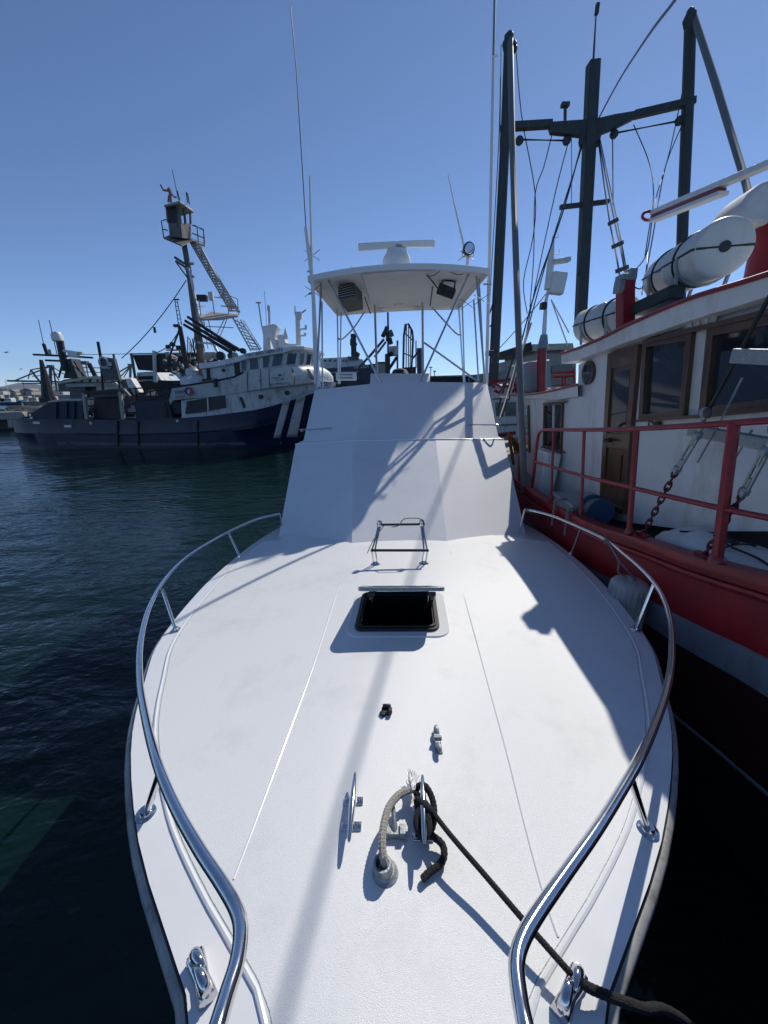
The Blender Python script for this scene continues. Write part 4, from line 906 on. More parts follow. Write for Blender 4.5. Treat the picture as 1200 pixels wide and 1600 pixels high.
# ---------------------------------------------------------------- things resting on the red boat
def canister(name, label, c0, c1, r, twin):
    ax = (c1-c0); L = ax.length; ax.normalize(); o = thing(name, label, 'life raft', c0-V((0, 0, r)), 'life raft canisters')
    e = r*.10
    prof = [(r*.55, -e*.8), (r*.8, -e*.3), (r*.93, 0), (r, e), (r, L*.46), (r*1.03, L*.465), (r*1.03, L*.5)]
    prof += [(r*.96, L*.53), (r*.96, L-e), (r*.9, L), (r*.75, L+e*.8), (r*.4, L+e*1.6)] if not twin else [(r*.9, L*.53), (r*.9, L*.62), (r*1.0, L*.66), (r, L-e*3), (r*.9, L-e), (r*.7, L+e), (r*.35, L+e*1.7)]
    g = MB(); g.lathe(c0, ax, prof, 40); g.build('canister_shell', raft_w, o, smooth=50)
    side = ax.cross(V((0, 0, 1))).normalized(); upx = side.cross(ax)
    # seam
    g = MB(); rr_ = r*1.012
    for s_ in (-1, 1): g.tube([c0+side*s_*rr_*k+ax*h+V((0, 0, .0)) for (k, h) in ((.93, 0), (1, e), (1, L*.46), (1.03, L*.5), (.97, L*.55), (1, L-e*2), (.9, L-e))], .01, 6)
    g.tube([c0-ax*(e*.7)+side*rr_*k for k in (-.9, -.5, 0, .5, .9)], .009, 6); g.build('canister_seam', blackrub, o)
    for h in (.3, .72):
        pts = [c0+ax*L*h+(side*cos(t)+upx*sin(t))*(r*1.015) for t in [k*2*pi/32 for k in range(33)]]
        g = MB(); g.tube(pts, .014, 6, flat=1); g.build('lashing_strap', blackrub, o)
    g = MB(); g.lathe(c0-ax*(e*.85+.012), ax, [(r*.12, 0), (r*.19, .004), (r*.19, .02), (r*.1, .05)], 16); g.build('painter_plug', blackp, o)
    for h in (.22, .78):
        g = MB(); b0 = c0+ax*L*h
        for s_ in (-1, 1): g.tube([b0+side*s_*r*.85-upx*r*1.25, b0+side*s_*r*.98-upx*r*.1], .02, 6)
        pts = [b0+(side*cos(t)-upx*sin(t))*(r*1.04) for t in [k*pi/12 for k in range(13)]]; g.tube(pts, .018, 6)
        g.build('cradle', galv, o)
    return o
canister('raft_canister', 'large white drum shaped life raft canister strapped at the roof edge, nearer one', aD(1131, 386, 3.5), aD(1036, 436, 4.85), .243, True)
canister('raft_canister', 'smaller white life raft canister on the roof between dark mast and red bitt', aD(914, 511, 6.3), aD(985, 489, 5.5), .25, False)
# white canvas bundle on deck
cb = bw(1060, 846, -.35)
o = thing('canvas_bundle', 'white canvas covered bundle tied with black cord on the deck behind red rail', 'bundle', (cb.x, cb.y, bz(cb.y)-.15))
g = MB(); rows = []
c_ = V((BX+.42, (bw(1060, 846).y), bz(3.2)-.16))
for i in range(19):
    t = -1+2*i/18; rw = []
    for j in range(15):
        a = pi*j/14; rx = .27*(1-abs(t)**3.2)**.5 if abs(t) < 1 else 0; rz = .3*(1-abs(t)**3)**.5 if abs(t) < 1 else 0
        wv = 1+.07*sin(7*t+3*a)+.05*sin(13*a+5*t)
        rw.append(c_+V((cos(a)*rx*wv, t*.72, max(0, sin(a))**.7*rz*wv)))
    rows.append(rw)
g.grid(rows); bc = g.build('canvas_cover', canvas, o, smooth=80, bevel=0)
g = MB(); 
def onb(t, a, k=1.04): rx = .27*(1-abs(t)**3.2)**.5; rz = .3*(1-abs(t)**3)**.5; return c_+V((cos(a)*rx*k, t*.72, max(0, sin(a))**.7*rz*k+.005))
g.tube(smoothline([onb(-.9, pi*.7), onb(-.5, pi*.6), onb(-.1, pi*.62), onb(.2, pi*.5), onb(.5, pi*.7)], 5), .009, 6); g.tube([onb(-.1, pi*k/12, 1.03) for k in range(13)], .008, 6); g.tube([onb(-.1, pi*.6)+V((.03*cos(t), .05*sin(t), .03)) for t in [k*pi/5 for k in range(11)]], .012, 6)
g.build('tie_cord', blackp, o)
# coiled buoy drum
cbx = wl(931, 796, .33); o = thing('rope_drum', 'small blue and grey rope drum on the deck below the wooden door', 'drum', cbx-V((0, 0, .15)))
g = MB(); g.lathe(cbx-V((0, .12, 0)), (0, 1, 0), [(.17, 0), (.17, .02), (.1, .03), (.1, .2), (.17, .21), (.17, .23)], 22); g.build('drum_spool', bluetarp, o)
g = MB(); g.lathe(cbx-V((0, .08, 0)), (0, 1, 0), [(.13, 0), (.145, .03), (.13, .06), (.145, .09), (.13, .12), (.12, .15)], 20); g.build('drum_rope', ropeg, o)
# fender
fc = V((2.11, 2.62, 0)); ftop = aP(985, 902, V((0, 2.72, 0)), V((0, 1, 0))); ftop = aY(986, 905, 3.05)
o = thing('boat_fender', 'dirty white ribbed cylindrical fender hanging between the two boats', 'fender', ftop-V((0, 0, .5)))
g = MB(); seg = 100; prof = [(q*1.1, h*1.1) for q, h in [(.03, .0), (.08, -.006), (.12, -.02), (.138, -.045), (.146, -.09), (.146, -.3), (.146, -.58), (.13, -.63), (.08, -.67), (.03, -.68)]]
vs = []
for (r, h) in prof:
    for k in range(seg):
        rk = r*(1-.1*(.5+.5*cos(k*2*pi/seg*20))) if -.62 < h < -.07 else r
        vs.append(ftop+V((cos(k*2*pi/seg)*rk, sin(k*2*pi/seg)*rk, h)))
g.add(vs, [(i*seg+k, i*seg+(k+1) % seg, (i+1)*seg+(k+1) % seg, (i+1)*seg+k) for i in range(len(prof)-1) for k in range(seg)]+[tuple(range(seg)), tuple(range((len(prof)-1)*seg, len(prof)*seg))])
fm = mat('fender_vinyl', (.38, .35, .34), .5, ns=7, na=.15, dirt=(.22, .07, .08), da=.8, ds=6); g.build('fender_body', fm, o, smooth=40)
g = MB(); g.lathe(ftop, (0, 0, 1), [(.035, 0), (.035, .015), (.02, .03)], 14); g.build('fender_eye', galv, o)
rp_ = aZ(947, 846, CAMZ+tab(RZR, 846)); kn = aY(967, 878, 3.05)
g = MB(); g.tube(smoothline([rp_+V((0, 0, .02)), lerp(rp_, kn, .5)+V((.01, 0, 0)), kn, lerp(kn, ftop, .6)+V((-.07, .0, 0)), ftop+V((-.02, 0, .01))], 5), .008, 7); g.tube(smoothline([rp_+V((.02, 0, -.01)), kn+V((.01, 0, .0)), ftop+V((.02, 0, .02))], 4), .007, 7)
g.tube([rp_+V((.0, .022*cos(t), .022*sin(t))) for t in [k*pi/6 for k in range(13)]], .009, 6); g.build('fender_line', ropeg, o)
# coil of lines on our side deck by the cabin
p = dk(868, 824, .02)
g = MB()
for i in range(5): g.tube([p+V((-.02*i, .05*i, .012+.012*(i % 3)))+V((.055*cos(t+i), .09*sin(t+i), .012*sin(2*t))) for t in [k*pi/8 for k in range(17)]], .012, 6)
g.tube(smoothline([p, p+V((-.05, .25, .1)), aZ(824, 799, CAMZ-1.46)], 5), .011, 6)
solo(g, 'coiled_line', ropeg, 'dark coiled lines lying on the side deck beside the cabin', 'rope')
g = MB(); p = aY(800, 700, 7.6); 
for i in range(6): g.tube(smoothline([p+V((-.12+.03*i, -.2, .28-.03*i)), p+V((.0+.03*i, 0, .12-.02*i)), p+V((.1+.02*i, .1, -.12))], 4), .016, 6)
g.tube([p+V((-.1, 0, .3)), p+V((.1, .1, -.35))], .03, 6)
solo(g, 'orange_line', orange_rope, 'orange rope bundled at the red bulwark between both boats', 'rope')
#@@SEINER
# ================================================================ blue seiner across the water
SY = 22.5; SM = 25.6
def sy(px, py, dy=0.0): return aY(px, py, SY+dy)
def mir(p): return V((p.x, 2*SM-p.y, p.z))
sein = thing('fishing_seiner', 'rusty navy blue and white fishing seiner moored across the water, with crow nest mast', 'boat', (-12, 25.6, 0))
ST = [(18, 656, 24.0, 33, 24.3), (30, 655, 23.1, 45, 23.6), (50, 654.5, 22.7, 62, 23.0), (75, 654, 22.5, 82, 22.7), (130, 655, 22.5, 130, 22.6), (200, 656, 22.5, 200, 22.6), (285, 653, 22.5, 285, 22.6), (340, 648, 22.5, 338, 22.7), (400, 640, 22.55, 392, 22.9),
      (440, 630, 22.8, 428, 23.4), (488, 615, 23.6, 468, 24.3), (515, 607, 24.4, 488, 25.0), (540, 600, 25.5, 500, 25.55)]
rows = []
for (xt, yt, Yt, xb, Yb) in ST:
    a = aY(xt, yt, Yt); b_ = aY(xb, 702, Yb); b_.z = -.3
    m1 = lerp(a, b_, .42)+V((0, -.06, 0)); m2 = lerp(a, b_, .8)
    rows.append([a, lerp(a, b_, .2), m1, m1+V((0, .05, -.03)), m2, b_])
rows = [list(r) for r in zip(*[smoothline([r[k] for r in rows], 3) for k in range(6)])]
full = [r+[mir(p) for p in r[::-1]] for r in rows]
g = MB(); g.grid(full); g.add(full[0], [tuple(range(len(full[0])))])
g.f += [(i*12+0, (i+1)*12+0, (i+1)*12+11, i*12+11) for i in range(len(full)-1)]; g.m += [0]*(len(full)-1)
hullm = g.build('hull', bluehull, sein, smooth=50)
bv = BVHTree.FromPolygons([tuple(v) for v in g.v], [tuple(f) for f in g.f])
def onhull(px, py, off=.03):
    d = ray(px, py).normalized(); h = bv.ray_cast(CP, d)
    if h[0] is None: return aY(px, py, SY-.02)
    return h[0]-d*off
def strip(c4, name, m_, n_=8, mm=3):
    g = MB(); g.grid([[onhull(*(lerp(lerp(V((*c4[0], 0)), V((*c4[1], 0)), j/mm), lerp(V((*c4[3], 0)), V((*c4[2], 0)), j/mm), i/n_)[:2])) for j in range(mm+1)] for i in range(n_+1)]); return g.build(name, m_, sein, solid=.01)
strip([(442.5, 626), (454, 624), (437.5, 684.5), (427, 684.5)], 'bow_stripe', stripe_w)
strip([(463, 623), (477.5, 618), (464, 683), (448, 683)], 'bow_stripe', stripe_w)
# rub line and waterline growth
g = MB(); g.tube([onhull(x, y, .0) for x, y in ((60, 676), (130, 678), (200, 679), (285, 677), (350, 672), (400, 665), (430, 660), (460, 652))], .04, 6); g.build('rubbing_strake', bluehull2, sein)
g = MB()
L = [(90, 692), (150, 693), (220, 694), (300, 694), (380, 693), (440, 691)]
g.grid([[onhull(x, y-2, .02) for x, y in L], [onhull(x, y+2.5, .02) for x, y in L]]); g.build('boot_band', sgrey, sein)
for x in (184, 216, 309): 
    g = MB(); g.beam(onhull(x, 658, .03), onhull(x+1, 696, .03), .16, .08); g.build('hull_frame', sdark, sein)
for (x, y, w_) in ((49, 653, .12), (57, 660.5, .3), (106, 666, .3), (71*2, 661, .1), (277, 657.5, .1)):
    g = MB(); g.box(onhull(x, y, .04), (w_*1.3, .05, .13)); g.build('draft_mark', swhite2, sein)
# raised steel bulwark at the stern
def slab(pl, dy, th, name, m_, par=sein, bevel=0.0, smooth=20):
    A = [sy(x, y, dy) for x, y in pl]; g = MB(); g.two(A, [p+V((0, th, 0)) for p in A]); return g.build(name, m_, par, bevel=bevel, smooth=smooth)
slab([(44, 655), (50, 645), (76, 629), (100, 626.5), (128, 626.5), (130, 655)], .05, .12, 'stern_bulwark', bluehull2)
A = [sy(x, y, .05) for x, y in [(44, 655), (50, 645), (76, 629), (128, 626.5), (130, 655)]]; g = MB(); g.two([mir(p) for p in A], [mir(p)-V((0, .12, 0)) for p in A]); g.build('stern_bulwark', bluehull2, sein)
for x in (88, 104, 116):
    g = MB(); g.beam(sy(x, 628, -.02), sy(x, 654, -.02), .08, .06); g.build('bulwark_rib', bluehull2, sein)
g = MB(); g.tube([sy(76, 628.5, .1), sy(100, 625.5, .1), sy(128, 625.5, .1)], .06, 6); g.build('bulwark_rail', orangec, sein)
slab([(213, 628), (262, 625), (270, 653), (212, 656)], .05, .12, 'side_bulwark', bluehull2)
slab([(249, 630), (258, 629), (262, 653), (249, 654)], .0, .05, 'bulwark_door', panelbr)
slab([(147, 620), (187, 618), (190, 655), (146, 655)], .8, .15, 'net_shelter_panel', panelbr)
slab([(140, 611), (192, 606), (194, 619), (140, 621)], .3, 3.4, 'net_shelter_roof', sgrey)
for (x0, y0, x1, y1, m_) in ((131, 614, 136, 655, sw2), (188, 612, 193, 655, sw2), (193, 609, 205, 622, sgrey), (130, 613, 192, 612, sdark)):
    g = MB(); g.beam(sy(x0, y0, .15), sy(x1, y1, .15), .16, .16); g.build('shelter_post', m_, sein)
# dark deck stores behind openings
random.seed(3)
for i in range(26):
    x = random.choice([random.uniform(133, 147), random.uniform(193, 213), random.uniform(262, 284), random.uniform(100, 130)]); y = random.uniform(628, 652)
    g = MB(); c = sy(x, y, random.uniform(.6, 2.2)); g.box(c, (random.uniform(.2, .6), random.uniform(.2, .6), random.uniform(.15, .5)), random.uniform(0, 3)); g.build('deck_gear', random.choice([sgrey, sdark, sw2, swhite2, netm, bluetarp, panelbr]), sein)
# main deck and white sides amidships to bow
A = [sy(283, 626, .05), sy(340, 619, .05), sy(380, 613, .05), sy(430, 603, .1), aY(490, 597, 23.4), aY(520, 597, 24.6), aY(515, 607, 24.5), aY(488, 615.5, 23.65), aY(440, 631, 22.85), aY(400, 641, 22.6), sy(340, 649, .06), sy(284, 654, .06)]
g = MB(); g.two(A, [mir(p) for p in A]); g.build('deck_house_side', sw, sein, smooth=0)
slab([(292, 627), (322, 622), (323, 643), (289, 647)], -.03, .06, 'shutter_panel', panelbr)
slab([(325, 621), (351, 618), (353, 637), (325, 642)], -.03, .06, 'shutter_panel', panelbr)
slab([(323, 621), (325, 621), (326, 643), (324, 643)], -.08, .06, 'shutter_post', sw)
for (x, y, r) in ((407, 620, .12), (448, 614, .13)):
    g = MB(); g.lathe(sy(x, y, -.05+ (0 if x < 420 else .15)), (0, 1, 0), [(r, 0), (r, .2)], 16); g.build('porthole', sdark, sein)
slab([(374, 621), (377, 620), (383, 636), (380, 638)], -.03, .1, 'scupper', sdark)
g = MB(); g.lathe(sy(276, 637, .2), (0, 1, 0), [(.35, 0), (.42, .1), (.42, .5)], 20); g.build('side_tyre', blackrub, sein)
# upper bulwark (white slanting wall)
TOPB = [(269, 606.5, -.25), (335, 596.5, -.2), (378, 586, -.2), (386, 578, -.15), (420, 575.5, -.1), (455, 573, .0)]
BOTB = [(264, 626, -.05), (335, 619.5, -.02), (378, 613, -.02), (388, 611, 0), (425, 605, 0), (460, 601, .1)]
A = [sy(*p) for p in TOPB]; B_ = [sy(*p) for p in BOTB]
rws = [A, B_]; g = MB(); g.grid([[p+V((0, .15, 0)) for p in A], A, B_, [p+V((0, .15, 0)) for p in B_]])
mA = [mir(p) for p in A]; mB = [mir(p) for p in B_]; g.grid([mA, mB]); g.grid([B_, mB]); g.add([A[0], B_[0], mB[0], mA[0]], [(0, 1, 2, 3)]); g.build('upper_bulwark', sw, sein, smooth=0)
g = MB()
for (x0, y0, x1, y1) in ((386.5, 581, 387, 611), (407, 577, 408, 607), (420, 576, 421, 605)): g = MB(); g.beam(sy(x0, y0, -.18), sy(x1, y1, -.03), .03, .03); g.build('weld_seam', sgrey, sein)
g = MB(); g.tube([sy(270, 605.5, -.25), sy(335, 595.5, -.2), sy(366, 589, -.2), sy(380, 581, -.2)], .05, 6); g.build('bulwark_rail', sdark, sein)
slab([(333, 592), (338, 591), (338, 604), (335, 606)], -.4, .2, 'hanging_fender', blackrub, bevel=.03)
g = MB(); c0 = sy(425, 607, -.12); g.tube([sy(423, 603, -.1), sy(424, 600, -.25), sy(452, 598, -.25), sy(452, 602, -.1)], .035, 6); g.build('handrail', sw2, sein)
# rust flakes built as slightly raised paint loss patches
for (x, y, w_, h_) in ((428, 590, .5, .1), (440, 592, .35, .08), (436, 586, .25, .12), (404, 594, .3, .05), (330, 610, .5, .08), (316, 613, .4, .06), (355, 606, .5, .07), (372, 603, .3, .09), (345, 603, .2, .04), (449, 603, .5, .03)):
    A_ = []; p = sy(x, y, -.23)
    for k in range(9): an = k*2*pi/9; q = random.uniform(.5, 1); A_.append(p+V((cos(an)*w_*.5*q, 0, sin(an)*h_*.5*q)))
    g = MB(); yy0 = lerp(-.18, -.02, (y-578)/30)
    g.two([V((q.x, SY+yy0-.015, q.z)) for q in A_], [V((q.x, SY+yy0+.05, q.z)) for q in A_]); g.build('paint_loss', sgrey if w_ < .4 else sw2, sein)
# whaleback bow cover catching the sun
rows = []
BWp = [(455, 573, 22.5, 461, 601.5, 22.6), (463, 573, 22.55, 470, 600, 22.75), (470, 572.5, 22.75, 482, 598.5, 23.2), (480, 572, 23.2, 495, 597.5, 23.9), (492, 572.5, 24.0, 507, 597, 24.7), (503, 574, 25.0, 521, 597, 25.6)]
for (xa, ya, Ya, xb, yb, Yb) in BWp:
    a = aY(xa, ya, Ya); b_ = aY(xb, yb, Yb); rows.append([a+V((-.15, .4, .0)), a, lerp(a, b_, .33)+V((.12, -.12, .06)), lerp(a, b_, .66)+V((.14, -.14, .06)), b_])
rows = [list(r) for r in zip(*[smoothline([r[k] for r in rows], 4) for k in range(5)])]
full = rows+[[mir(p) for p in r] for r in rows[::-1]]
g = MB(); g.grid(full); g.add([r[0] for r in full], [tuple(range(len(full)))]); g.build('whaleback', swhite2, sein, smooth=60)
g = MB(); a = aY(481, 578, 22.9); g.grid([[aY(479, 576, 22.85), aY(484, 575.5, 22.95)], [aY(482, 586, 22.85), aY(490, 585, 23.0)], [aY(487, 594, 22.9), aY(495, 593, 23.2)]]); g.build('rusty_patch', sw2, sein, solid=.03)
# wheelhouse
WT = [(312, 570, .5), (340, 566, .5), (365, 561, .5), (385, 557.5, .35), (412, 553, .3), (442, 548, .3), (455, 545.5, .4)]
WTf = [(470, 543, 23.2), (485, 543, 24.0), (497, 546, 25.0), (502, 548, 25.6)]
WB = [(322, 598, .5), (345, 594, .5), (365, 590, .5), (386, 581, .3), (412, 577.5, .25), (440, 574.5, .25), (455, 573, .35)]
WBf = [(468, 572.5, 23.0), (480, 572, 23.6), (492, 572.5, 24.6), (497, 573, 25.6)]
T_ = [sy(*p) for p in WT]+[aY(*p) for p in WTf]; Bq = [sy(*p) for p in WB]+[aY(*p) for p in WBf]
T_ = T_+[mir(p) for p in T_[-2::-1]]; Bq = Bq+[mir(p) for p in Bq[-2::-1]]
g = MB(); g.grid([T_, Bq]); g.add(T_, [tuple(range(len(T_)))]); g.add([T_[0], Bq[0], Bq[-1], T_[-1]], [(0, 1, 2, 3)]); wh = g.build('wheelhouse', sw, sein, smooth=0)
wbv = BVHTree.FromPolygons([tuple(v) for v in g.v], [tuple(f) for f in g.f])
def onwh(px, py, off):
    d = ray(px, py).normalized(); h = wbv.ray_cast(CP, d)
    return (h[0]-d*off) if h[0] is not None else aY(px, py, SY+.25)
for W in ([(377, 562), (384.5, 561), (385, 579), (377.5, 580)], [(390, 560.5), (403, 559), (404, 577), (390.5, 578)], [(411, 557.5), (422, 556.5), (419, 574), (411, 575)], [(428, 554.8), (443, 552.5), (439.5, 571), (424, 573)],
          [(450, 552), (464, 551.5), (461, 569), (447, 570)], [(469, 551.5), (476, 552), (473.5, 570), (467, 570)], [(480, 552.5), (487, 553.5), (484, 570), (477.5, 570.5)], [(490, 554), (494, 555), (490.5, 570.5), (487.5, 570.5)]):
    P_ = [onwh(x, y, .05) for x, y in W]; nrm = (P_[1]-P_[0]).cross(P_[3]-P_[0]).normalized(); nrm = nrm if nrm.dot(CP-P_[0]) > 0 else -nrm
    c = sum(P_, V())/4
    Po = [c+(p-c)*1.1 for p in P_]
    g = MB(); g.add([p+nrm*.02 for p in Po]+[p+nrm*.02 for p in P_]+[p-nrm*.03 for p in P_]+[p-nrm*.03 for p in Po], [(i, (i+1) % 4, 4+(i+1) % 4, 4+i) for i in range(4)]+[(4+i, 4+(i+1) % 4, 8+(i+1) % 4, 8+i) for i in range(4)]+[(i, (i+1) % 4, 12+(i+1) % 4, 12+i) for i in range(4)])
    f = g.build('window', sw, sein); g = MB(); g.add([p for p in P_], [(0, 1, 2, 3)]); g.build('pane', glass2, f)
slab([(365, 564), (374, 562.5), (375, 585), (367, 588)], .38, .1, 'doorway', sdark)
g = MB(); g.lathe(sy(348.5, 578.5, .42), (0, 1, 0), [(.09, 0), (.09, .1)], 14); g.build('porthole', sdark, sein)
slab([(322, 570.5), (325, 570), (327, 590), (323, 592)], .35, .15, 'life_rail', sdark)
# roof with overhanging lip
RT = [(310, 568, .3), (340, 564, .3), (365, 558, .3), (385, 551.5, .1), (412, 547, .05), (442, 542.5, .05), (456, 540, .1)]
RTf = [(475, 540.5, 23.0), (492, 543, 24.1), (503, 547.5, 25.1), (507, 551, 25.6)]
A = [sy(*p) for p in RT]+[aY(*p) for p in RTf]; Bt = [p-V((0, 0, .30 if i < 6 else .2)) for i, p in enumerate(A)]
A2 = A+[mir(p) for p in A[-2::-1]]; B2 = Bt+[mir(p) for p in Bt[-2::-1]]
g = MB(); g.two(A2, B2); g.build('wheelhouse_roof', swhite2, sein, bevel=.04, smooth=0)
A = A2
# registration lettering on the fascia, emblem on bulwark
p0 = sy(384, 558, .02); p1 = sy(437, 549, .02); d = (p1-p0)
text_mesh('MAT.0801508B1333', 'registration_lettering', letter, sein, p0, d, V((0, 0, 1)), .25, .06)
p0 = sy(273.5, 615.5, -.3); text_mesh('altex', 'company_lettering', letter, sein, p0, sy(290, 613.5, -.3)-p0, V((0, .1, 1)), .32, .04)
p0 = sy(273.5, 618, -.3)
g = MB()
for k in range(3): g.beam(p0+V((0, .0, -.05-.1*k)), p0+V((.55-.1*k, .0, -.02-.1*k)), .02, .03)
g.build('small_lettering', letter, sein)
ec = sy(294.5, 611, -.32); g = MB()
g.lathe(ec, (0, 1, 0), [(.22, 0), (.22, .04)], 20); g.build('emblem', emb_r, sein); 
g = MB(); g.prism([ec+V((-.22*cos(a)*.98, -.01, .22*sin(a)*.98)) for a in [(-80+20*i)*pi/180 for i in range(9)]]+[ec+V((.02, -.01, .1)), ec+V((-.08, -.01, -.02))], (0, .03, 0)); g.build('emblem', emb_b, sein)
g = MB(); g.prism([ec+V((x, -.02, z)) for x, z in ((-.06, -.02), (.02, .1), (.1, .02), (.03, -.04), (.04, -.18), (-.03, -.1))], (0, .02, 0)); g.build('emblem', swhite2, sein)
# roof equipment of the wheelhouse
slab([(408, 510), (428, 506), (434, 509), (432, 515), (429, 527), (435, 545), (428, 546), (421, 528), (417, 528), (420, 546), (411, 547), (411, 525)], 1.5, .8, 'signal_arch', swhite2, bevel=.03)
slab([(433, 524), (442, 522), (446, 535), (452, 537), (463, 537), (462, 541), (434, 545)], 1.6, .8, 'funnel_cowl', swhite2, bevel=.03)
g = MB(); g.tube([sy(409, 510, 1.8), sy(404, 474, 1.8)], .04, 6); g.box(sy(404, 473, 1.8), (.3, .1, .06)); g.build('roof_antenna', sw2, sein)
g = MB(); g.tube([sy(421, 508, 1.8), sy(420.5, 483, 1.8)], .07, 6); g.box(sy(420, 482, 1.8), (.16, .12, .3)); g.build('roof_antenna', sw, sein)
g = MB(); g.tube([sy(417, 508, 1.8), sy(413, 455, 1.8)], .012, 5); g.build('roof_antenna', blackp, sein)
g = MB(); g.lathe(sy(446.5, 527, 1.5), (0, 0, 1), [(.15, -.1), (.13, .1), (.04, .4), (.01, .5)], 12); g.build('roof_light', swhite2, sein)
g = MB(); g.tube([sy(467, 540, 1.5), sy(465, 488, 1.5)], [.16, .13], 12); g.box(sy(467, 493, 1.4), (.35, .3, .35)); g.beam(sy(468, 515, 1.4), sy(480, 513.5, 1.4), .12, .08); g.beam(sy(468, 525, 1.4), sy(478, 524, 1.4), .12, .08)
for (x, y) in ((478, 510), (477, 522)): g.box(sy(x, y, 1.4), (.12, .1, .14))
g.build('radar_mast', swhite2, sein)
g = MB(); g.tube([sy(461, 492, 1.5), sy(461, 478, 1.5)], .03, 5); g.tube([sy(470, 490, 1.5), sy(478, 484, 1.5)], .04, 5); g.build('mast_arm', sw2, sein)
# hydraulic rollers and gear along the aft roof
for (x, y, r) in ((324, 557, .22), (334, 555, .17), (343, 556, .24), (359, 556, .16), (365, 555, .16), (378, 548, .15)):
    g = MB(); g.lathe(sy(x, y, .3), (0, 1, 0), [(r*.5, 0), (r, .04), (r, .3), (r*.6, .34)], 14); g.build('roof_float', random.choice([sdark, sgrey, sw2]), sein)
g = MB(); c = sy(301, 585, .6); g.lathe(c-V((0, 0, .55)), (0, 0, 1), [(.7, 0), (.68, .3), (.5, .45), (.34, .5), (.36, .75), (.3, .85)], 22); g.build('capstan', sw, sein)
g = MB(); g.tube([sy(262, 619, .5), sy(270, 606, .5), sy(269, 600, .5), sy(330, 592, .3)], .05, 6); g.build('gear_rail', sdark, sein)
# white slanted boom end
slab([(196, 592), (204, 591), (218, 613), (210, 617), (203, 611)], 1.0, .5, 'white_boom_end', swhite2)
slab([(189, 595), (196, 592), (208, 616), (203, 630), (196, 622)], 1.05, .4, 'boom_shadow_side', sgrey)  # shaded side of the white boom, its shade put in as grey colour
g = MB()
for (a, b_) in (((208, 607), (300, 602)), ((212, 608), (214, 625)), ((224, 608), (230, 625)), ((234, 606), (236, 625)), ((246, 606), (243, 622)), ((238, 624), (262, 614)), ((215, 616), (262, 606)), ((262, 600), (262, 628))):
    g.tube([sy(*a, .8), sy(*b_, .8)], .04, 5)
g.build('net_stanchions', sdark, sein)
slab([(205, 598), (300, 596), (298, 606), (206, 610)], 2.2, .6, 'net_pile', netm)
# main tapered mast
g = MB(); g.tube([sy(286, 372, 2.0), sy(296, 430, 2.0), sy(306, 500, 2.0), sy(315, 560, 2.0), sy(320, 600, 2.0)], [.14, .15, .2, .24, .28], 14); mst = g.build('tapered_mast', smast, sein, smooth=60)
g = MB(); g.tube([sy(295, 420, 1.8), sy(312, 498, 1.4), sy(352, 572, .4)], [.06, .07, .08], 8); g.build('mast_strut', swhite2, sein)
# crow nest
nest = thing('crow_nest', '', ''); del nest['label']; del nest['category']; nest.parent = sein; nest.location = sy(285, 372, 2.0)-worg(sein)
def q3(x, y, d): return sy(x, y, d)
A = [q3(260, 322, 1.4), q3(279, 319, 1.2), q3(285, 372, 1.3), q3(265, 369, 1.5)]
B_ = [q3(278, 318, 1.2), q3(297, 329, 2.2), q3(299, 373, 2.2), q3(284, 372.5, 1.3)]
g = MB()
# cab: solid lower half, open upper half with corner posts
def L3(a, b_, t): return lerp(a, b_, t)
lo0, lo1, lo2 = L3(A[0], A[3], .55), L3(A[1], A[2], .55), L3(B_[1], B_[2], .45)
bk = V((-.9, .9, 0))
lo3 = lo0+(lo2-lo1); bt3 = A[3]+(B_[2]-A[2])
g.two([lo0, lo1, lo2, lo3], [A[3], A[2], B_[2], bt3]); g.build('nest_cab', smast, nest, smooth=0)
tp0, tp1, tp2 = A[0], A[1], B_[1]; tp3 = tp0+(tp2-tp1)
g = MB()
for (a, b_) in ((lo0, tp0), (lo1, tp1), (lo2, tp2), (lo3, tp3), (L3(lo1, lo2, .45), L3(tp1, tp2, .45))): g = MB(); g.beam(a, b_, .09, .09); g.build('nest_post', smast, nest)
g = MB(); g.two([lo0, L3(lo0, lo1, .8), L3(tp0, tp1, .8), tp0], [lo3, L3(lo3, lo2, .2)+V((0, 0, 0)), L3(tp3, tp2, .2), tp3]); g.build('nest_panel', sdark, nest)
R0 = [q3(256, 320, 1.1), q3(281, 313, .9), q3(303, 329, 2.4)]; R3 = R0[0]+(R0[2]-R0[1]); g = MB(); g.two(R0+[R3], [p-V((0, 0, .1)) for p in R0+[R3]]); g.build('nest_roof', sw2, nest, bevel=.02)
F0 = [q3(256, 371, 1.2), q3(284, 383, .8), q3(301, 374, 2.2)]; F3 = F0[0]+(F0[2]-F0[1])
g = MB(); g.two(F0+[F3], [p-V((0, 0, .07)) for p in F0+[F3]]); g.build('nest_floor', smast, nest)
E0 = [q3(300, 376, 2.0), q3(320, 384, 2.6), q3(320, 380, 3.6), q3(300, 372, 3.0)]; g = MB(); g.two(E0, [p-V((0, 0, .06)) for p in E0]); g.build('nest_balcony', smast, nest)
for L in ([(256, 372, 1.2), (252, 345, 1.2), (260, 343, 1.2)], [(254, 358, 1.2), (262, 360, 1.2)], [(319, 384, 2.6), (318, 360, 2.6), (304, 352, 2.4), (300, 352, 2.2)], [(319, 372, 2.6), (300, 364, 2.2)], [(310, 380, 2.6), (308, 356, 2.6)], [(300, 352, 3.0), (318, 358, 3.4), (320, 380, 3.4)]):
    g = MB(); g.tube([q3(*p) for p in L], .03, 5); g.build('nest_rail', sgrey, nest)
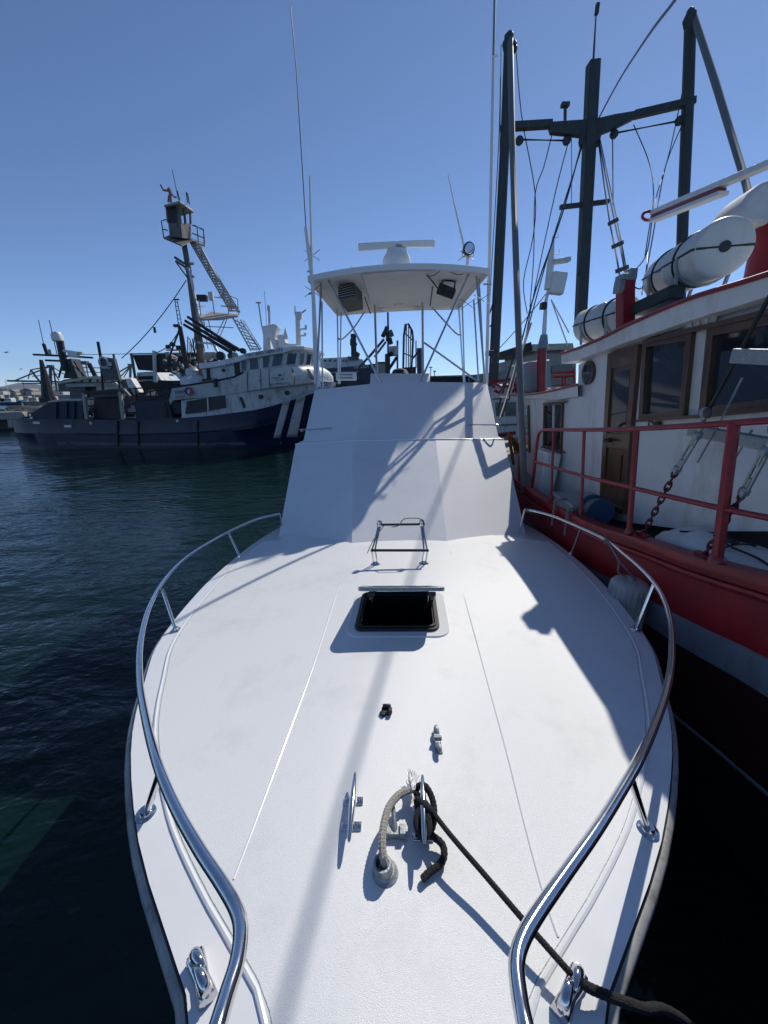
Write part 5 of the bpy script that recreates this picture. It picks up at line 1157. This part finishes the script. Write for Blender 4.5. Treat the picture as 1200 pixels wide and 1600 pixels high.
g = MB(); g.tube([q3(267, 316, 1.5), q3(266, 302, 1.5)], .07, 6); g.tube([q3(268, 303, 1.5), q3(262, 298, 1.5), q3(255, 297, 1.5), q3(251, 289, 1.5)], .05, 6); g.tube([q3(265, 296, 1.5), q3(267, 304, 1.5)], .1, 8); g.lathe(q3(264.5, 296, 1.5), (0, 0, 1), [(.05, -.08), (.1, 0), (.05, .08)], 10); g.tube([q3(269, 304, 1.5), q3(272, 308, 1.5), q3(276, 308, 1.5)], .04, 6); g.tube([q3(263, 316, 1.5), q3(264, 305, 1.5)], .05, 6); g.build('lamp_bracket', skinm, nest)
for (a, b_) in (((279, 313), (269, 265)), ((281, 313), (277, 298)), ((293, 317), (291, 300)), ((296, 319), (293, 302))):
    g = MB(); g.tube([q3(*a, 1.6), q3(*b_, 1.6)], .03 if a[0] > 279 else .018, 5); g.build('nest_antenna', blackp, nest)
# ladder truss (lattice) from nest to wheelhouse
def lattice(a0, a1, b0, b1, n_, r, name, m_, par, zig=False):
    g = MB(); g.tube([a0, b0], r, 6); g.tube([a1, b1], r, 6); tr = g.build(name, m_, par)
    for i in range(n_):
        t = (i+.5)/n_; u_ = (i+1.2)/n_ if zig else t
        g = MB(); g.beam(lerp(a0, b0, t), lerp(a1, b1, min(1, u_)), r*2.6, r*1.2); g.build('ladder_rung', m_, tr)
lattice(sy(297, 378, 2.2), sy(305, 377, 2.2), sy(360, 487, 1.6), sy(372, 488, 1.6), 26, .05, 'ladder', sw2, sein)
lattice(sy(300, 378, 2.8), sy(307, 378, 2.8), sy(364, 487, 2.3), sy(375, 488, 2.3), 20, .035, 'ladder', smast, sein, True)
lattice(sy(364, 497, 1.6), sy(376, 500, 1.6), sy(392, 548, 1.0), sy(406, 547, 1.0), 9, .05, 'ladder', sw, sein, True)
lattice(sy(370, 498, 1.9), sy(380, 500, 1.9), sy(396, 548, 1.5), sy(408, 545, 1.5), 6, .03, 'ladder', sw, sein, True)
g = MB(); g.tube([sy(313, 384, 2.6), sy(357, 465, 2.3), sy(372, 487, 2.0)], .03, 5); g.build('mast_stay', swhite2, sein)
# mid platform
A = [q3(308, 495, 1.0), q3(330, 487, 2.8), q3(374, 491, 2.8), q3(372, 493, 1.4), q3(345, 498, .8), q3(312, 498.5, .8)]
g = MB(); g.two(A, [p-V((0, 0, .08)) for p in A]); pf = g.build('mast_platform', sw2, sein)
for L in ([(308, 495, 1.0), (305, 468, 1.0), (318, 465, 1.8), (332, 463, 2.8)], [(305, 480, 1.0), (320, 478, 2.0)], [(343, 463, 1.2), (356, 461, 1.0), (371, 467, 1.4), (373, 492, 1.4)], [(345, 478, 1.2), (372, 480, 1.4)], [(335, 491, .9), (332, 466, .9)], [(314, 494, .9), (311, 468, .9)], [(357, 490, 1.0), (356, 462, 1.0)], [(350, 466, 1.6), (333, 464, 2.8)]):
    g = MB(); g.tube([q3(*p) for p in L], .028, 5); g.build('platform_rail', sw2, pf)
g = MB(); g.box(q3(330, 463, 1.0), (.24, .2, .4)); g.build('platform_box', swhite2, pf); g = MB(); g.box(q3(316, 466, 1.2), (.5, .3, .3)); g.build('platform_lamp', sdark, pf)
for (a, b_) in (((318, 498), (325, 545)), ((325, 498), (336, 548)), ((355, 498), (342, 530)), ((351, 498), (330, 540)), ((322, 510), (365, 512))):
    g = MB(); g.tube([sy(*a, 1.8), sy(*b_, 1.8)], .025, 5); g.build('platform_brace', sw2, pf)
# arm on mast
g = MB(); g.tube([sy(288, 412, 1.8), sy(273, 402, 1.8)], .07, 6); g.tube([sy(290, 418, 1.8), sy(275, 408, 1.8)], .06, 6); g.tube([sy(293, 434, 1.8), sy(274, 408, 1.8)], .04, 5); g.build('mast_bracket', sgrey, sein)
for (x, y) in ((300, 412), (292, 420), (300, 432)):
    g = MB(); g.box(sy(x, y, 1.8), (.2, .15, .1)); g.build('mast_lamp', sw2, sein)
# dark booms
for (a, b_) in (((293, 495), (372, 546)), ((289, 501), (368, 548)), ((287, 507), (362, 551)), ((296, 497), (374, 547))):
    g = MB(); g.tube([sy(*a, .2), sy(*b_, .3)], [.07, .1], 8); g.build('stowed_boom', sdark, sein)
# secondary mast left with lattice
g = MB(); g.tube([sy(281, 510, 1.0), sy(286, 540, 1.0), sy(293, 580, 1.0)], [.12, .14, .16], 10); g.tube([sy(281, 513, 1.0), sy(262, 565, 1.0)], .05, 6); g.build('boom_post', sdark, sein)
lattice(sy(273, 468, 1.0), sy(277, 470, 1.0), sy(279, 508, 1.0), sy(284, 508, 1.0), 6, .025, 'lattice_top', sgrey, sein)
g = MB(); g.box(sy(276, 509, 1.0), (.3, .2, .14)); g.build('lattice_lamp', sdark, sein); g = MB(); g.box(sy(276, 468, 1.0), (.25, .1, .06)); g.build('lattice_lamp', sdark, sein)
random.seed(11)
for i in range(14):
    x = random.uniform(284, 312); y0 = random.uniform(515, 550); g = MB(); g.tube([sy(x, y0, random.uniform(1, 3)), sy(x+random.uniform(-6, 8), y0+random.uniform(20, 40), random.uniform(1, 3))], .03, 5); g.build('rigging_gear', random.choice([sdark, sgrey]), sein)
for i in range(46):
    x = random.uniform(258, 312); y = random.uniform(552, 592); g = MB(); g.box(sy(x, y, random.uniform(1, 3)), (random.uniform(.08, .4), random.uniform(.1, .4), random.uniform(.08, .3)), Matrix.Rotation(random.uniform(-.6, .6), 3, 'Y')); g.build('deck_gear', random.choice([sgrey, sdark, sdark, sw2, swhite2, netm]), sein)
for (x, y) in ((263, 542), (279, 543), (270, 538)):
    g = MB(); g.box(sy(x, y, 1.2), (.25, .2, .2), R(20)); g.build('work_light', sdark, sein)
g = MB(); g.beam(sy(260, 547, 1.2), sy(284, 547, 1.2), .1, .08); g.build('light_bar', sw2, sein)
g = MB(); g.tube([sy(309, 535, 1.7), sy(332, 537, 1.7)], .06, 6); g.build('light_bar', sw, sein)
for k, (a, m1, b_) in enumerate((((291, 438), (246, 505), (190, 560)), ((281, 514), (260, 533), (243, 551)))):
    g = MB(); g.tube(sag(sy(*a, 1.8), sy(*b_, 1.5), .25), .025, 5); g.build('stay_wire', sdark, sein)
g = MB(); p = sy(241, 511, 1.6); g.tube([p, p-V((0, 0, .3))], .07, 6); g.build('stay_block', sdark, sein)
# stern davit
g = MB(); g.tube([aY(64, 562, 24.5), aY(68, 580, 24.5), aY(76, 622, 24.5)], [.09, .16, .34], 8); g.box(aY(75, 625, 24.5), (.7, .5, .3)); g.build('stern_davit', sdark, sein)
# brown-grey framed screens of the net deck
#@@BACKGROUND
# ================================================================ boats and harbour beyond
def bgboat(name, label, cat, px, py, Y, grp=None):
    p = aY(px, py, Y); return thing(name, label, cat, (p.x, Y, 0), grp)
def sl(par, pl, Y, th, name, m_, bevel=0.0):
    A = [aY(x, y, Y) for x, y in pl]; g = MB(); g.two(A, [p+V((0, th, 0)) for p in A]); return g.build(name, m_, par, bevel=bevel, smooth=20)
def tb(par, pts, Y, r, name, m_, seg=6): 
    g = MB(); g.tube([aY(x, y, Y) for x, y in pts], r, seg); return g.build(name, m_, par)
# dark trawler behind the seiner
o = bgboat('workboat', 'dark workboat with radar mast and long roof moored behind the seiner stern', 'boat', 130, 640, 36)
sl(o, [(76, 625), (230, 622), (228, 668), (84, 668)], 37, 5, 'hull', sdark)
sl(o, [(90, 598), (100, 593), (140, 588), (178, 589), (196, 595), (196, 610), (92, 612)], 37.5, 4, 'wheelhouse', sgrey)
sl(o, [(90, 597), (140, 588), (150, 587.5), (178, 589), (198, 594), (198, 597), (140, 591.5), (92, 600)], 37.2, 4.5, 'roof', orangec)
for x in (108, 118, 131, 143, 154, 165): sl(o, [(x, 592.5), (x+8, 592.3), (x+8, 597), (x, 597)], 37.4, .1, 'window', glass2)
sl(o, [(102, 600), (176, 598), (178, 603), (104, 605)], 36.6, 3, 'rail_deck', sw2)
sl(o, [(108, 606), (134, 603), (130, 622), (110, 622)], 36.8, 1, 'deck_cabin', sgrey)
sl(o, [(150, 603), (180, 597), (188, 604), (186, 614), (152, 614)], 36.7, 1.5, 'canvas_cover', orangec)
sl(o, [(101, 562), (110, 560), (116, 575), (122, 590), (99, 591), (103, 575)], 38, 1.2, 'mast_tower', sdark)
tb(o, [(93, 532), (97, 552), (103, 580)], 38, .3, 'radar_mast', sdark)
g = MB(); g.lathe(aY(91, 534, 38), (0, 0, 1), [(.3, 0), (.45, .1), (.45, .55), (.32, .8), (.1, .88)], 18); g.build('radome', swhite2, o)
tb(o, [(52, 554), (97, 556), (145, 559)], 38, .09, 'crossarm', sdark); tb(o, [(71, 563), (98, 564)], 38, .09, 'crossarm', sdark)
g = MB(); g.beam(aY(98, 548, 38), aY(130, 552, 38), .3, .2); g.build('radar_bar', swhite2, o)
g = MB(); g.box(aY(116, 554, 38), (.9, .5, .45)); g.build('radar_base', swhite2, o, bevel=.05)
tb(o, [(68, 537), (74, 555)], 38, .14, 'antenna', sdark); tb(o, [(60, 500), (68, 537)], 38, .03, 'antenna', sgrey); tb(o, [(77, 500), (87, 545), (90, 556)], 38, .035, 'antenna', sgrey)
tb(o, [(77, 546), (79, 554)], 38, .12, 'lamp', sw2); tb(o, [(116, 565), (130, 588)], 38, .07, 'brace', sdark); tb(o, [(108, 565), (134, 588)], 38, .07, 'brace', sgrey); tb(o, [(98, 565), (92, 590)], 38, .08, 'brace', sdark)
tb(o, [(139, 568), (149, 588)], 38, .2, 'crane_arm', sdark); g = MB(); g.box(aY(133, 567, 38), (.5, .4, .3)); g.build('floodlight', sgrey, o)
tb(o, [(134, 569), (138, 588)], 38, .06, 'lamp_post', sw2); tb(o, [(125, 574), (160, 575)], 38, .05, 'guard_rail', sw); tb(o, [(125, 581), (160, 582)], 38, .05, 'guard_rail', sw)
# slanted grey screen with ring
o = bgboat('net_screen', 'grey slanted screen carrying a life ring, standing behind the seiner', 'screen', 170, 600, 33)
sl(o, [(157, 557), (178, 560), (187, 594), (163, 594), (155, 570)], 33, .3, 'screen_panel', sgrey)
g = MB(); c = aY(162, 566.5, 32.9); g.tube([c+V((.35*cos(t), 0, .4*sin(t))) for t in [k*pi/8 for k in range(17)]], .09, 6); g.build('life_ring', sw, o)
g = MB(); g.box(aY(171, 569, 32.9), (.3, .1, .25)); g.beam(aY(165, 575, 32.9), aY(172, 575, 32.9), .06, .08); g.build('screen_fitting', swhite2, o)
tb(o, [(153, 534), (157, 557), (160, 590), (163, 640)], 33.2, .11, 'post', sdark); tb(o, [(177, 553), (186, 596), (190, 640)], 33.2, .08, 'post', sdark)
# grey framed screens by the seiner's deck
o = bgboat('glazed_shelter', 'pair of dark glazed panels on a pale boat seen above the seiner deck', 'boat', 240, 620, 31)
sl(o, [(207, 554.5), (240, 554), (242, 580), (216, 578)], 31, .15, 'glazed_panel', roofd)
sl(o, [(243, 553.5), (276, 553), (275, 582), (244, 582)], 31, .15, 'glazed_panel', roofd)
sl(o, [(276, 552), (340, 551), (340, 575), (276, 582)], 31.3, .15, 'glazed_panel', roofd)
tb(o, [(205, 552), (213, 600)], 30.9, .1, 'frame_post', sgrey); tb(o, [(241, 548), (243, 600)], 30.9, .14, 'frame_post', sw); tb(o, [(205, 553), (340, 551)], 30.9, .05, 'frame_rail', sw2)
sl(o, [(214, 582), (243, 580), (252, 594), (214, 595)], 31.2, 2, 'cabin', sw); sl(o, [(216, 588), (240, 587), (241, 593), (216, 593)], 31.15, .1, 'cabin_window', netm)
sl(o, [(205, 596), (300, 594), (330, 640), (205, 655)], 31.4, 4, 'hull', sdark)
tb(o, [(120, 554), (205, 553)], 30.9, .02, 'wire', sdark)
# quay crane group
for (px, lab, top, jib, Y) in ((80, 'grey harbour crane with a horizontal jib, behind the dark stern davit', (79, 572), (12, 596), 160), (204, 'small harbour crane tower seen left of the dark glazed panels', (204, 570), (178, 592), 190)):
    p = aY(px, 604, Y); o = thing('harbour_crane', lab, 'crane', (p.x, Y, 1.5))
    tb(o, [(px-1, 612), top], Y, .55, 'tower', sgrey); g = MB(); g.box(aY(top[0], top[1], Y), (2.2, 1, .8)); g.build('tower_head', sgrey, o)
    if px == 80:
        g = MB(); g.beam(aY(12, 595, Y), aY(112, 597, Y), .8, .7); g.build('jib', sgrey, o); g = MB(); g.beam(aY(35, 599, Y), aY(100, 600, Y), .6, .5); g.build('jib', sgrey, o)
        tb(o, [(79, 572), (25, 594)], Y, .25, 'jib_stay', sgrey); tb(o, [(79, 572), (48, 578), (44, 592)], Y, .2, 'jib_stay', sgrey); tb(o, [(48, 578), (70, 606)], Y, .4, 'jib_leg', sgrey); tb(o, [(80, 573), (92, 594)], Y, .25, 'jib_stay', sgrey); tb(o, [(82, 573), (105, 588)], Y, .2, 'jib_stay', sgrey); tb(o, [(50, 588), (95, 584)], Y, .15, 'jib_stay', sgrey); tb(o, [(83, 573), (89, 612)], Y, .3, 'jib_leg', sgrey)
    else:
        tb(o, [(204, 571), (178, 586)], Y, .3, 'jib_stay', sgrey); tb(o, [(203, 573), (185, 592)], Y, .25, 'jib_stay', sgrey); tb(o, [(203, 574), (190, 595)], Y, .2, 'jib_stay', sgrey); tb(o, [(206, 572), (214, 590)], Y, .2, 'jib_stay', sgrey)
# quay strip, shoreline and its clutter at far left
g = MB(); p = aY(-140, 618, 150); g.box((-60, 186, .4), (560, 60, 1.8)); struct(g.build('quay', quaym, smooth=0))
random.seed(21)
SHEDS = [(-22, 'cream', beige), (6, 'pale grey', sw), (28, 'buff', orangec), (48, 'dull grey', sw2), (72, 'cream', beige), (98, 'whitish', sw), (122, 'buff', orangec)]
ORD = ['first', 'second', 'third', 'fourth', 'fifth', 'sixth', 'seventh', 'eighth']
for k, (x, cn, cm) in enumerate(SHEDS):
    Y = random.uniform(158, 170); a = aY(x, 610, Y); wd = random.uniform(2.4, 5); hh_ = random.uniform(.9, 1.6)
    o = thing('shore_shed', '%s shed on the far quay, %s from the left in the row' % (cn, ORD[k]), 'building', (a.x, Y, 1.3), 'buildings along the far quay')
    g = MB(); g.box((a.x, Y, 1.3+hh_/2), (wd, 5, hh_)); g.build('wall', cm, o)
    g = MB(); g.prism([V((a.x-wd/2-.2, Y-2.8, 1.3+hh_+.01)), V((a.x+wd/2+.2, Y-2.8, 1.3+hh_+.01)), V((a.x, Y-2.8, 1.3+hh_+.8))], (0, 5.6, 0)); g.build('roof', random.choice([roofd, sgrey, quaym]), o)
    g = MB(); g.box((a.x+random.uniform(-.8, .8), Y-2.52, 1.66), (.6, .04, .7)); g.build('door', sdark, o)
BTS = [(-16, 'white', sw, 95), (2, 'dark', sdark, 120), (17, 'blue', bluetarp, 90), (30, 'white', swhite2, 105), (43, 'green', greenp, 112), (56, 'grey', sw2, 92), (69, 'white', sw, 118), (84, 'dark', sdark, 100)]
for i, (x, cn, cm, Y) in enumerate(BTS):
    a = aY(x, 622, Y)
    o = thing('small_boat', 'small %s moored boat far off before the quay, %s from the left' % (cn, ORD[i]), 'boat', (a.x, Y, 0), 'small boats moored before the far quay')
    L_ = random.uniform(4, 6.5); hb = random.uniform(.5, .8)
    g = MB(); g.two([V((a.x-L_/2, Y-1.1, hb)), V((a.x+L_*.3, Y-1.1, hb)), V((a.x+L_/2, Y, hb+.3)), V((a.x+L_*.3, Y+1.1, hb)), V((a.x-L_/2, Y+1.1, hb))], [V((a.x-L_/2, Y-.8, -.2)), V((a.x+L_*.3, Y-.7, -.2)), V((a.x+L_*.42, Y, -.2)), V((a.x+L_*.3, Y+.7, -.2)), V((a.x-L_/2, Y+.8, -.2))]); g.build('hull', cm, o)
    g = MB(); g.box((a.x-.3, Y, hb+.45), (L_*.35, 1.3, .9)); g.build('cabin', random.choice([sw, orangec, swhite2]), o, bevel=.1); g = MB(); g.box((a.x-.3, Y-.67, hb+.6), (L_*.28, .04, .28)); g.build('cabin_window', glass2, o)
    g = MB(); g.tube([(a.x-.3, Y, hb+.8), (a.x-.1, Y, hb+random.uniform(2.5, 5))], .06, 5); g.build('mast', random.choice([sw, sdark]), o)
# green netting pile and stone landing left of the seiner
o = bgboat('net_barge', 'dark green net laden barge at the left edge beside a rusty landing', 'boat', 20, 660, 40)
g = MB(); rows = []
for i in range(22):
    t = i/21; x = -60+t*150; yb = 657; yt = 641+4*sin(t*9)+2*sin(t*23)-3*t
    a = aY(x, yt, 40); rows.append([V((a.x, 39.2, 0)), V((a.x, 39.4, a.z*.7)), V((a.x, 40.5, a.z)), V((a.x, 43, a.z*.9)), V((a.x, 44, 0))])
g.grid(rows); g.build('net_heap', netm, o, smooth=60); sl(o, [(-60, 657), (60, 655), (62, 672), (-60, 676)], 38.9, 5, 'hull', sdark)
g = MB(); 
for i in range(14): g.lathe(aY(-6+i*3.6, 640+random.uniform(-1, 4), 38.6), (0, -1, 0), [(.09, 0), (.13, .08), (.05, .16)], 8)
g.build('float_line', sw2, o)
o = thing('landing_stage', 'rust streaked concrete landing stage at the left edge behind the blue stern', 'jetty', (aY(10, 655, 33).x, 33, 0))
sl(o, [(-80, 647), (34, 644), (40, 651), (30, 655), (-80, 657)], 33, 3, 'deck_slab', quaym); sl(o, [(11, 654), (18, 653), (20, 668), (13, 668)], 33.1, .6, 'pile', sw2); sl(o, [(-80, 657), (40, 655), (32, 690), (-80, 694)], 34.4, 1, 'backing_wall', sdark); tb(o, [(-80, 674), (22, 674.5)], 32.8, .06, 'fender_rail', sw2)
# gulls
for (x, y, Y, lab) in ((10, 551, 60, 'gull gliding low at the left edge of the sky, the larger one'), (33, 577, 90, 'tiny distant gull above the grey crane jib')):
    p = aY(x, y, Y); o = thing('gull', lab, 'bird', p, 'gulls in flight'); g = MB(); g.lathe(p-V((.3, 0, 0)), (1, 0, .1), [(.01, 0), (.06, .12), (.08, .3), (.05, .45), (.01, .6)], 8); g.build('body', gullm, o)
    for s_ in (-1, 1): g = MB(); g.add([p+V((-.1, 0, .03)), p+V((.1, 0, .03)), p+V((.12, s_*.3, .16)), p+V((.0, s_*.62, .08)), p+V((-.1, s_*.3, .14))], [(0, 1, 2, 3, 4)]); M_ = g.v; g.v = [p+Matrix.Rotation(R(70), 3, 'Z') @ (q-p) for q in M_]; g.build('wing', gullm, o, solid=.02)
# blue ship seen under the hardtop
o = bgboat('blue_trawler', 'blue hulled trawler with white name on its bow, framed under the hardtop', 'boat', 560, 600, 48)
A = [(498, 577), (520, 575), (560, 571), (592, 567), (597, 568), (588, 584), (585, 592), (500, 612)]
sl(o, [(478, 577), (520, 575), (560, 571.5), (593, 567), (586, 592), (583, 614), (480, 614)], 48, 8, 'hull', bluehull)
sl(o, [(500, 560), (530, 558.5), (546, 557.5), (556, 562), (566, 561), (570, 568), (560, 571.5), (520, 575), (500, 576)], 49, 6, 'deckhouse', sw)
sl(o, [(543, 556.5), (560, 558), (561, 562), (545, 563)], 48.6, 6, 'bridge_wing', sgrey)
for x in (506, 514, 522, 534, 539): sl(o, [(x, 562), (x+3.4, 561.7), (x+3.4, 565), (x, 565)], 48.9, .1, 'window', glass2)
tb(o, [(552, 522), (553, 560)], 50, .35, 'mast', sdark); tb(o, [(547, 538), (558, 538)], 50, .15, 'mast_arm', sdark); tb(o, [(548, 530), (548, 538)], 50, .1, 'mast_arm', sgrey)
sl(o, [(548, 551), (557, 549), (562, 552), (560, 558), (549, 558)], 50, 1, 'winch_house', sdark)
p0 = aY(553, 577, 47.9); p1 = aY(572, 574.5, 47.9); text_mesh('MANOLA', 'ship_name', swhite2, o, p0, p1-p0, V((0, 0, 1)), .42, .05)
g = MB(); g.beam(aY(480, 583, 47.9), aY(560, 581, 47.9), .1, .1); g.build('hull_line', sw2, o)
# pale block beside it
o = bgboat('deck_container', 'pale grey deck box standing right of the blue trawler bow', 'container', 598, 600, 40)
sl(o, [(590, 567), (603, 566), (603, 590), (590, 590)], 40, 3, 'box_body', quaym); sl(o, [(589, 565.5), (604, 565), (604, 567.5), (589, 568)], 39.9, 3.2, 'box_lid', roofd); sl(o, [(588, 590), (650, 590), (650, 640), (588, 640)], 40.5, 3, 'pontoon', sdark)
# light mast with cameras and dark posts just aft of the flybridge
o = bgboat('deck_light_mast', 'slim light mast with clustered floodlights and a white box, under the hardtop', 'mast', 606, 600, 21)
tb(o, [(606, 488), (606.5, 520), (605.5, 640)], 21, .05, 'mast_pole', sgrey)
tb(o, [(605.5, 553), (605.5, 640)], 20.9, .14, 'mast_base', sdark)
for (x, y, a) in ((600, 522, .5), (611, 521, -.4), (606, 528, 0), (603, 517, .2), (610, 533, -.3), (605, 515, 0)):
    g = MB(); g.box(aY(x, y, 20.9), (.2, .25, .3), Matrix.Rotation(a, 3, 'Y')); g.build('floodlight', random.choice([sgrey, sw2, sdark]), o, bevel=.02)
sl(o, [(607, 541), (621, 540), (622, 555), (608, 556)], 20.8, .5, 'equipment_box', sw, .03)
g = MB(); g.lathe(aY(611, 553, 20.7), (0, 0, 1), [(.05, -.12), (.14, 0), (.05, .12)], 12); g.build('horn', sdark, o)
tb(o, [(600, 530), (578, 556), (560, 575)], 20.9, .07, 'boom', sgrey); tb(o, [(603, 534), (585, 558)], 20.9, .06, 'boom', sgrey); tb(o, [(607, 578), (620, 558)], 21, .08, 'brace', sdark); tb(o, [(621, 532), (621, 578)], 21, .05, 'post', sgrey)
o = bgboat('pilot_ladder_frame', 'tall arched black ladder frame standing behind the flybridge console', 'frame', 638, 600, 17)
fr_ = [(630, 575), (631, 525), (633.5, 507), (638, 506), (644, 517), (645.5, 530), (643, 576)]
tb(o, [(630, 640)]+fr_+[(642, 640)], 17, .045, 'arch_frame', blackp)
for (a, b_) in (((632, 520), (645, 532)), ((631, 552), (643, 557)), ((635, 507), (634.5, 575)), ((638.5, 507), (638, 576)), ((642, 514), (640.5, 576))): tb(o, [a, b_], 17, .022, 'frame_bar', blackp)
tb(o, [(655, 544), (655.5, 600)], 16.5, .1, 'dark_post', blackp)
tb(o, [(650, 532), (650, 575)], 17, .025, 'thin_post', sgrey); tb(o, [(645, 560), (654, 549)], 16.8, .04, 'strut', sdark)
sl(o, [(632, 574), (650, 573), (650, 640), (632, 640)], 17.5, .5, 'base_block', panelbr)
g = MB(); g.lathe(aY(625, 580, 14), (0, 0, 1), [(.3, -.6), (.32, -.1), (.22, .05), (.05, .1)], 16); solo(g, 'bollard_head', blackp, 'rounded black hump just behind the flybridge console', 'bollard')
# pier building right of hardtop
o = bgboat('pier_shed', 'long low dark pier shed behind the flybridge, right of the console', 'building', 740, 600, 60)
sl(o, [(672, 589), (740, 587.5), (800, 584), (830, 582), (830, 606), (672, 608)], 60, 12, 'shed_wall', roofd); sl(o, [(670, 587.5), (740, 585.5), (775, 581), (832, 579), (832, 583), (740, 588), (670, 589.5)], 59.5, 14, 'shed_roof', quaym)
for x in (732, 750, 766, 784): sl(o, [(x, 589), (x+1.4, 589), (x+1.4, 606), (x, 606)], 59.8, .2, 'shed_column', beige)
sl(o, [(660, 604), (840, 602), (840, 616), (660, 618)], 59, 20, 'pier_base', sdark)
for (x, lab) in ((673, 'tall thin harbour lamp, left of the pair beyond the pier shed'), (679, 'tall thin harbour lamp, right of the pair beyond the pier shed')):
    p = aY(x, 600, 150); o = thing('street_lamp', lab, 'lamp post', (p.x, 150, 1.2), 'lamps beyond the pier shed'); yt = 574 if x == 673 else 580
    tb(o, [(x, 606), (x, yt)], 150, .15, 'post', sgrey); g = MB(); g.beam(aY(x-2.3, yt, 150), aY(x+2.3, yt, 150), .5, .35); g.build('lamp_head', sgrey, o)
# white cabin cruiser seen between flybridge and red boat
o = bgboat('white_ferry', 'white boat with dark windows and red rails, seen behind the red boat stern', 'boat', 800, 650, 16)
sl(o, [(768, 604), (830, 598), (850, 640), (850, 720), (770, 730)], 16, 4, 'cabin_side', sw)
sl(o, [(774, 629), (806, 628), (806, 650), (776, 650)], 15.95, .1, 'window', glass2); g = MB(); g.beam(aY(788, 628, 15.9), aY(788, 651, 15.9), .06, .04); g.build('window_post', sw, o)
sl(o, [(770, 623), (797, 621), (797, 622.5), (770, 624.5)], 15.9, .05, 'trim_line', sdark); sl(o, [(772, 664), (808, 662), (808, 664), (772, 666)], 15.9, .05, 'trim_line', bluetarp)
g = MB()
for L in ([(760, 598), (790, 594), (818, 590)], [(770, 606), (775, 600), (785, 605), (780, 614), (772, 610)], [(795, 601), (805, 597), (808, 606), (800, 612)], [(800, 594), (806, 604), (808, 614)], [(786, 600), (796, 606)]): g.tube([aY(x, y, 15.5) for x, y in L], .06, 6)
g.build('red_pipework', redrail, o)
sl(o, [(760, 720), (860, 720), (860, 760), (760, 770)], 15.8, 5, 'hull', sw); sl(o, [(770, 680), (806, 674), (806, 679), (770, 686)], 15.6, .2, 'gunwale', redrail)
# buff building behind the red boat's funnel
o = bgboat('quay_house', 'buff quay house with flat overhanging roof behind the red mast base', 'building', 855, 600, 30)
sl(o, [(828, 556), (850, 552), (880, 553), (900, 556), (900, 580), (828, 580)], 30, 8, 'wall', beige); sl(o, [(826, 538), (895, 536), (897, 545), (830, 549)], 29.5, 9, 'roof', orangec); sl(o, [(825, 536), (830, 534), (832, 547), (827, 549)], 29.4, 9, 'roof_edge', roofd); sl(o, [(833, 547), (882, 545), (882, 562), (834, 562)], 30.2, 7, 'upper_wall', quaym)
sl(o, [(862, 571), (893, 569), (893, 582), (863, 583)], 29.3, .1, 'window', glass2); sl(o, [(780, 580), (900, 578), (900, 620), (780, 625)], 30.5, 8, 'base_wall', quaym)
for L in ([(663, 537), (700, 541), (745, 546), (800, 549)],): 
    pass
#@@HAZE
hz_ = MB(); hz_.box((0, 5800, 350), (18400, 12700, 716))
hm = bpy.data.materials.new('sea_haze'); hm.use_nodes = True; hn = hm.node_tree.nodes; hn.clear()
pv = hn.new('ShaderNodeVolumePrincipled'); pv.inputs['Color'].default_value = (.62, .78, 1, 1); pv.inputs['Density'].default_value = .00005; pv.inputs['Anisotropy'].default_value = .3
ho = hn.new('ShaderNodeOutputMaterial'); hm.node_tree.links.new(pv.outputs[0], ho.inputs['Volume'])
hob = hz_.build('haze', hm, None, smooth=0); hob['kind'] = 'stuff'
#@@END
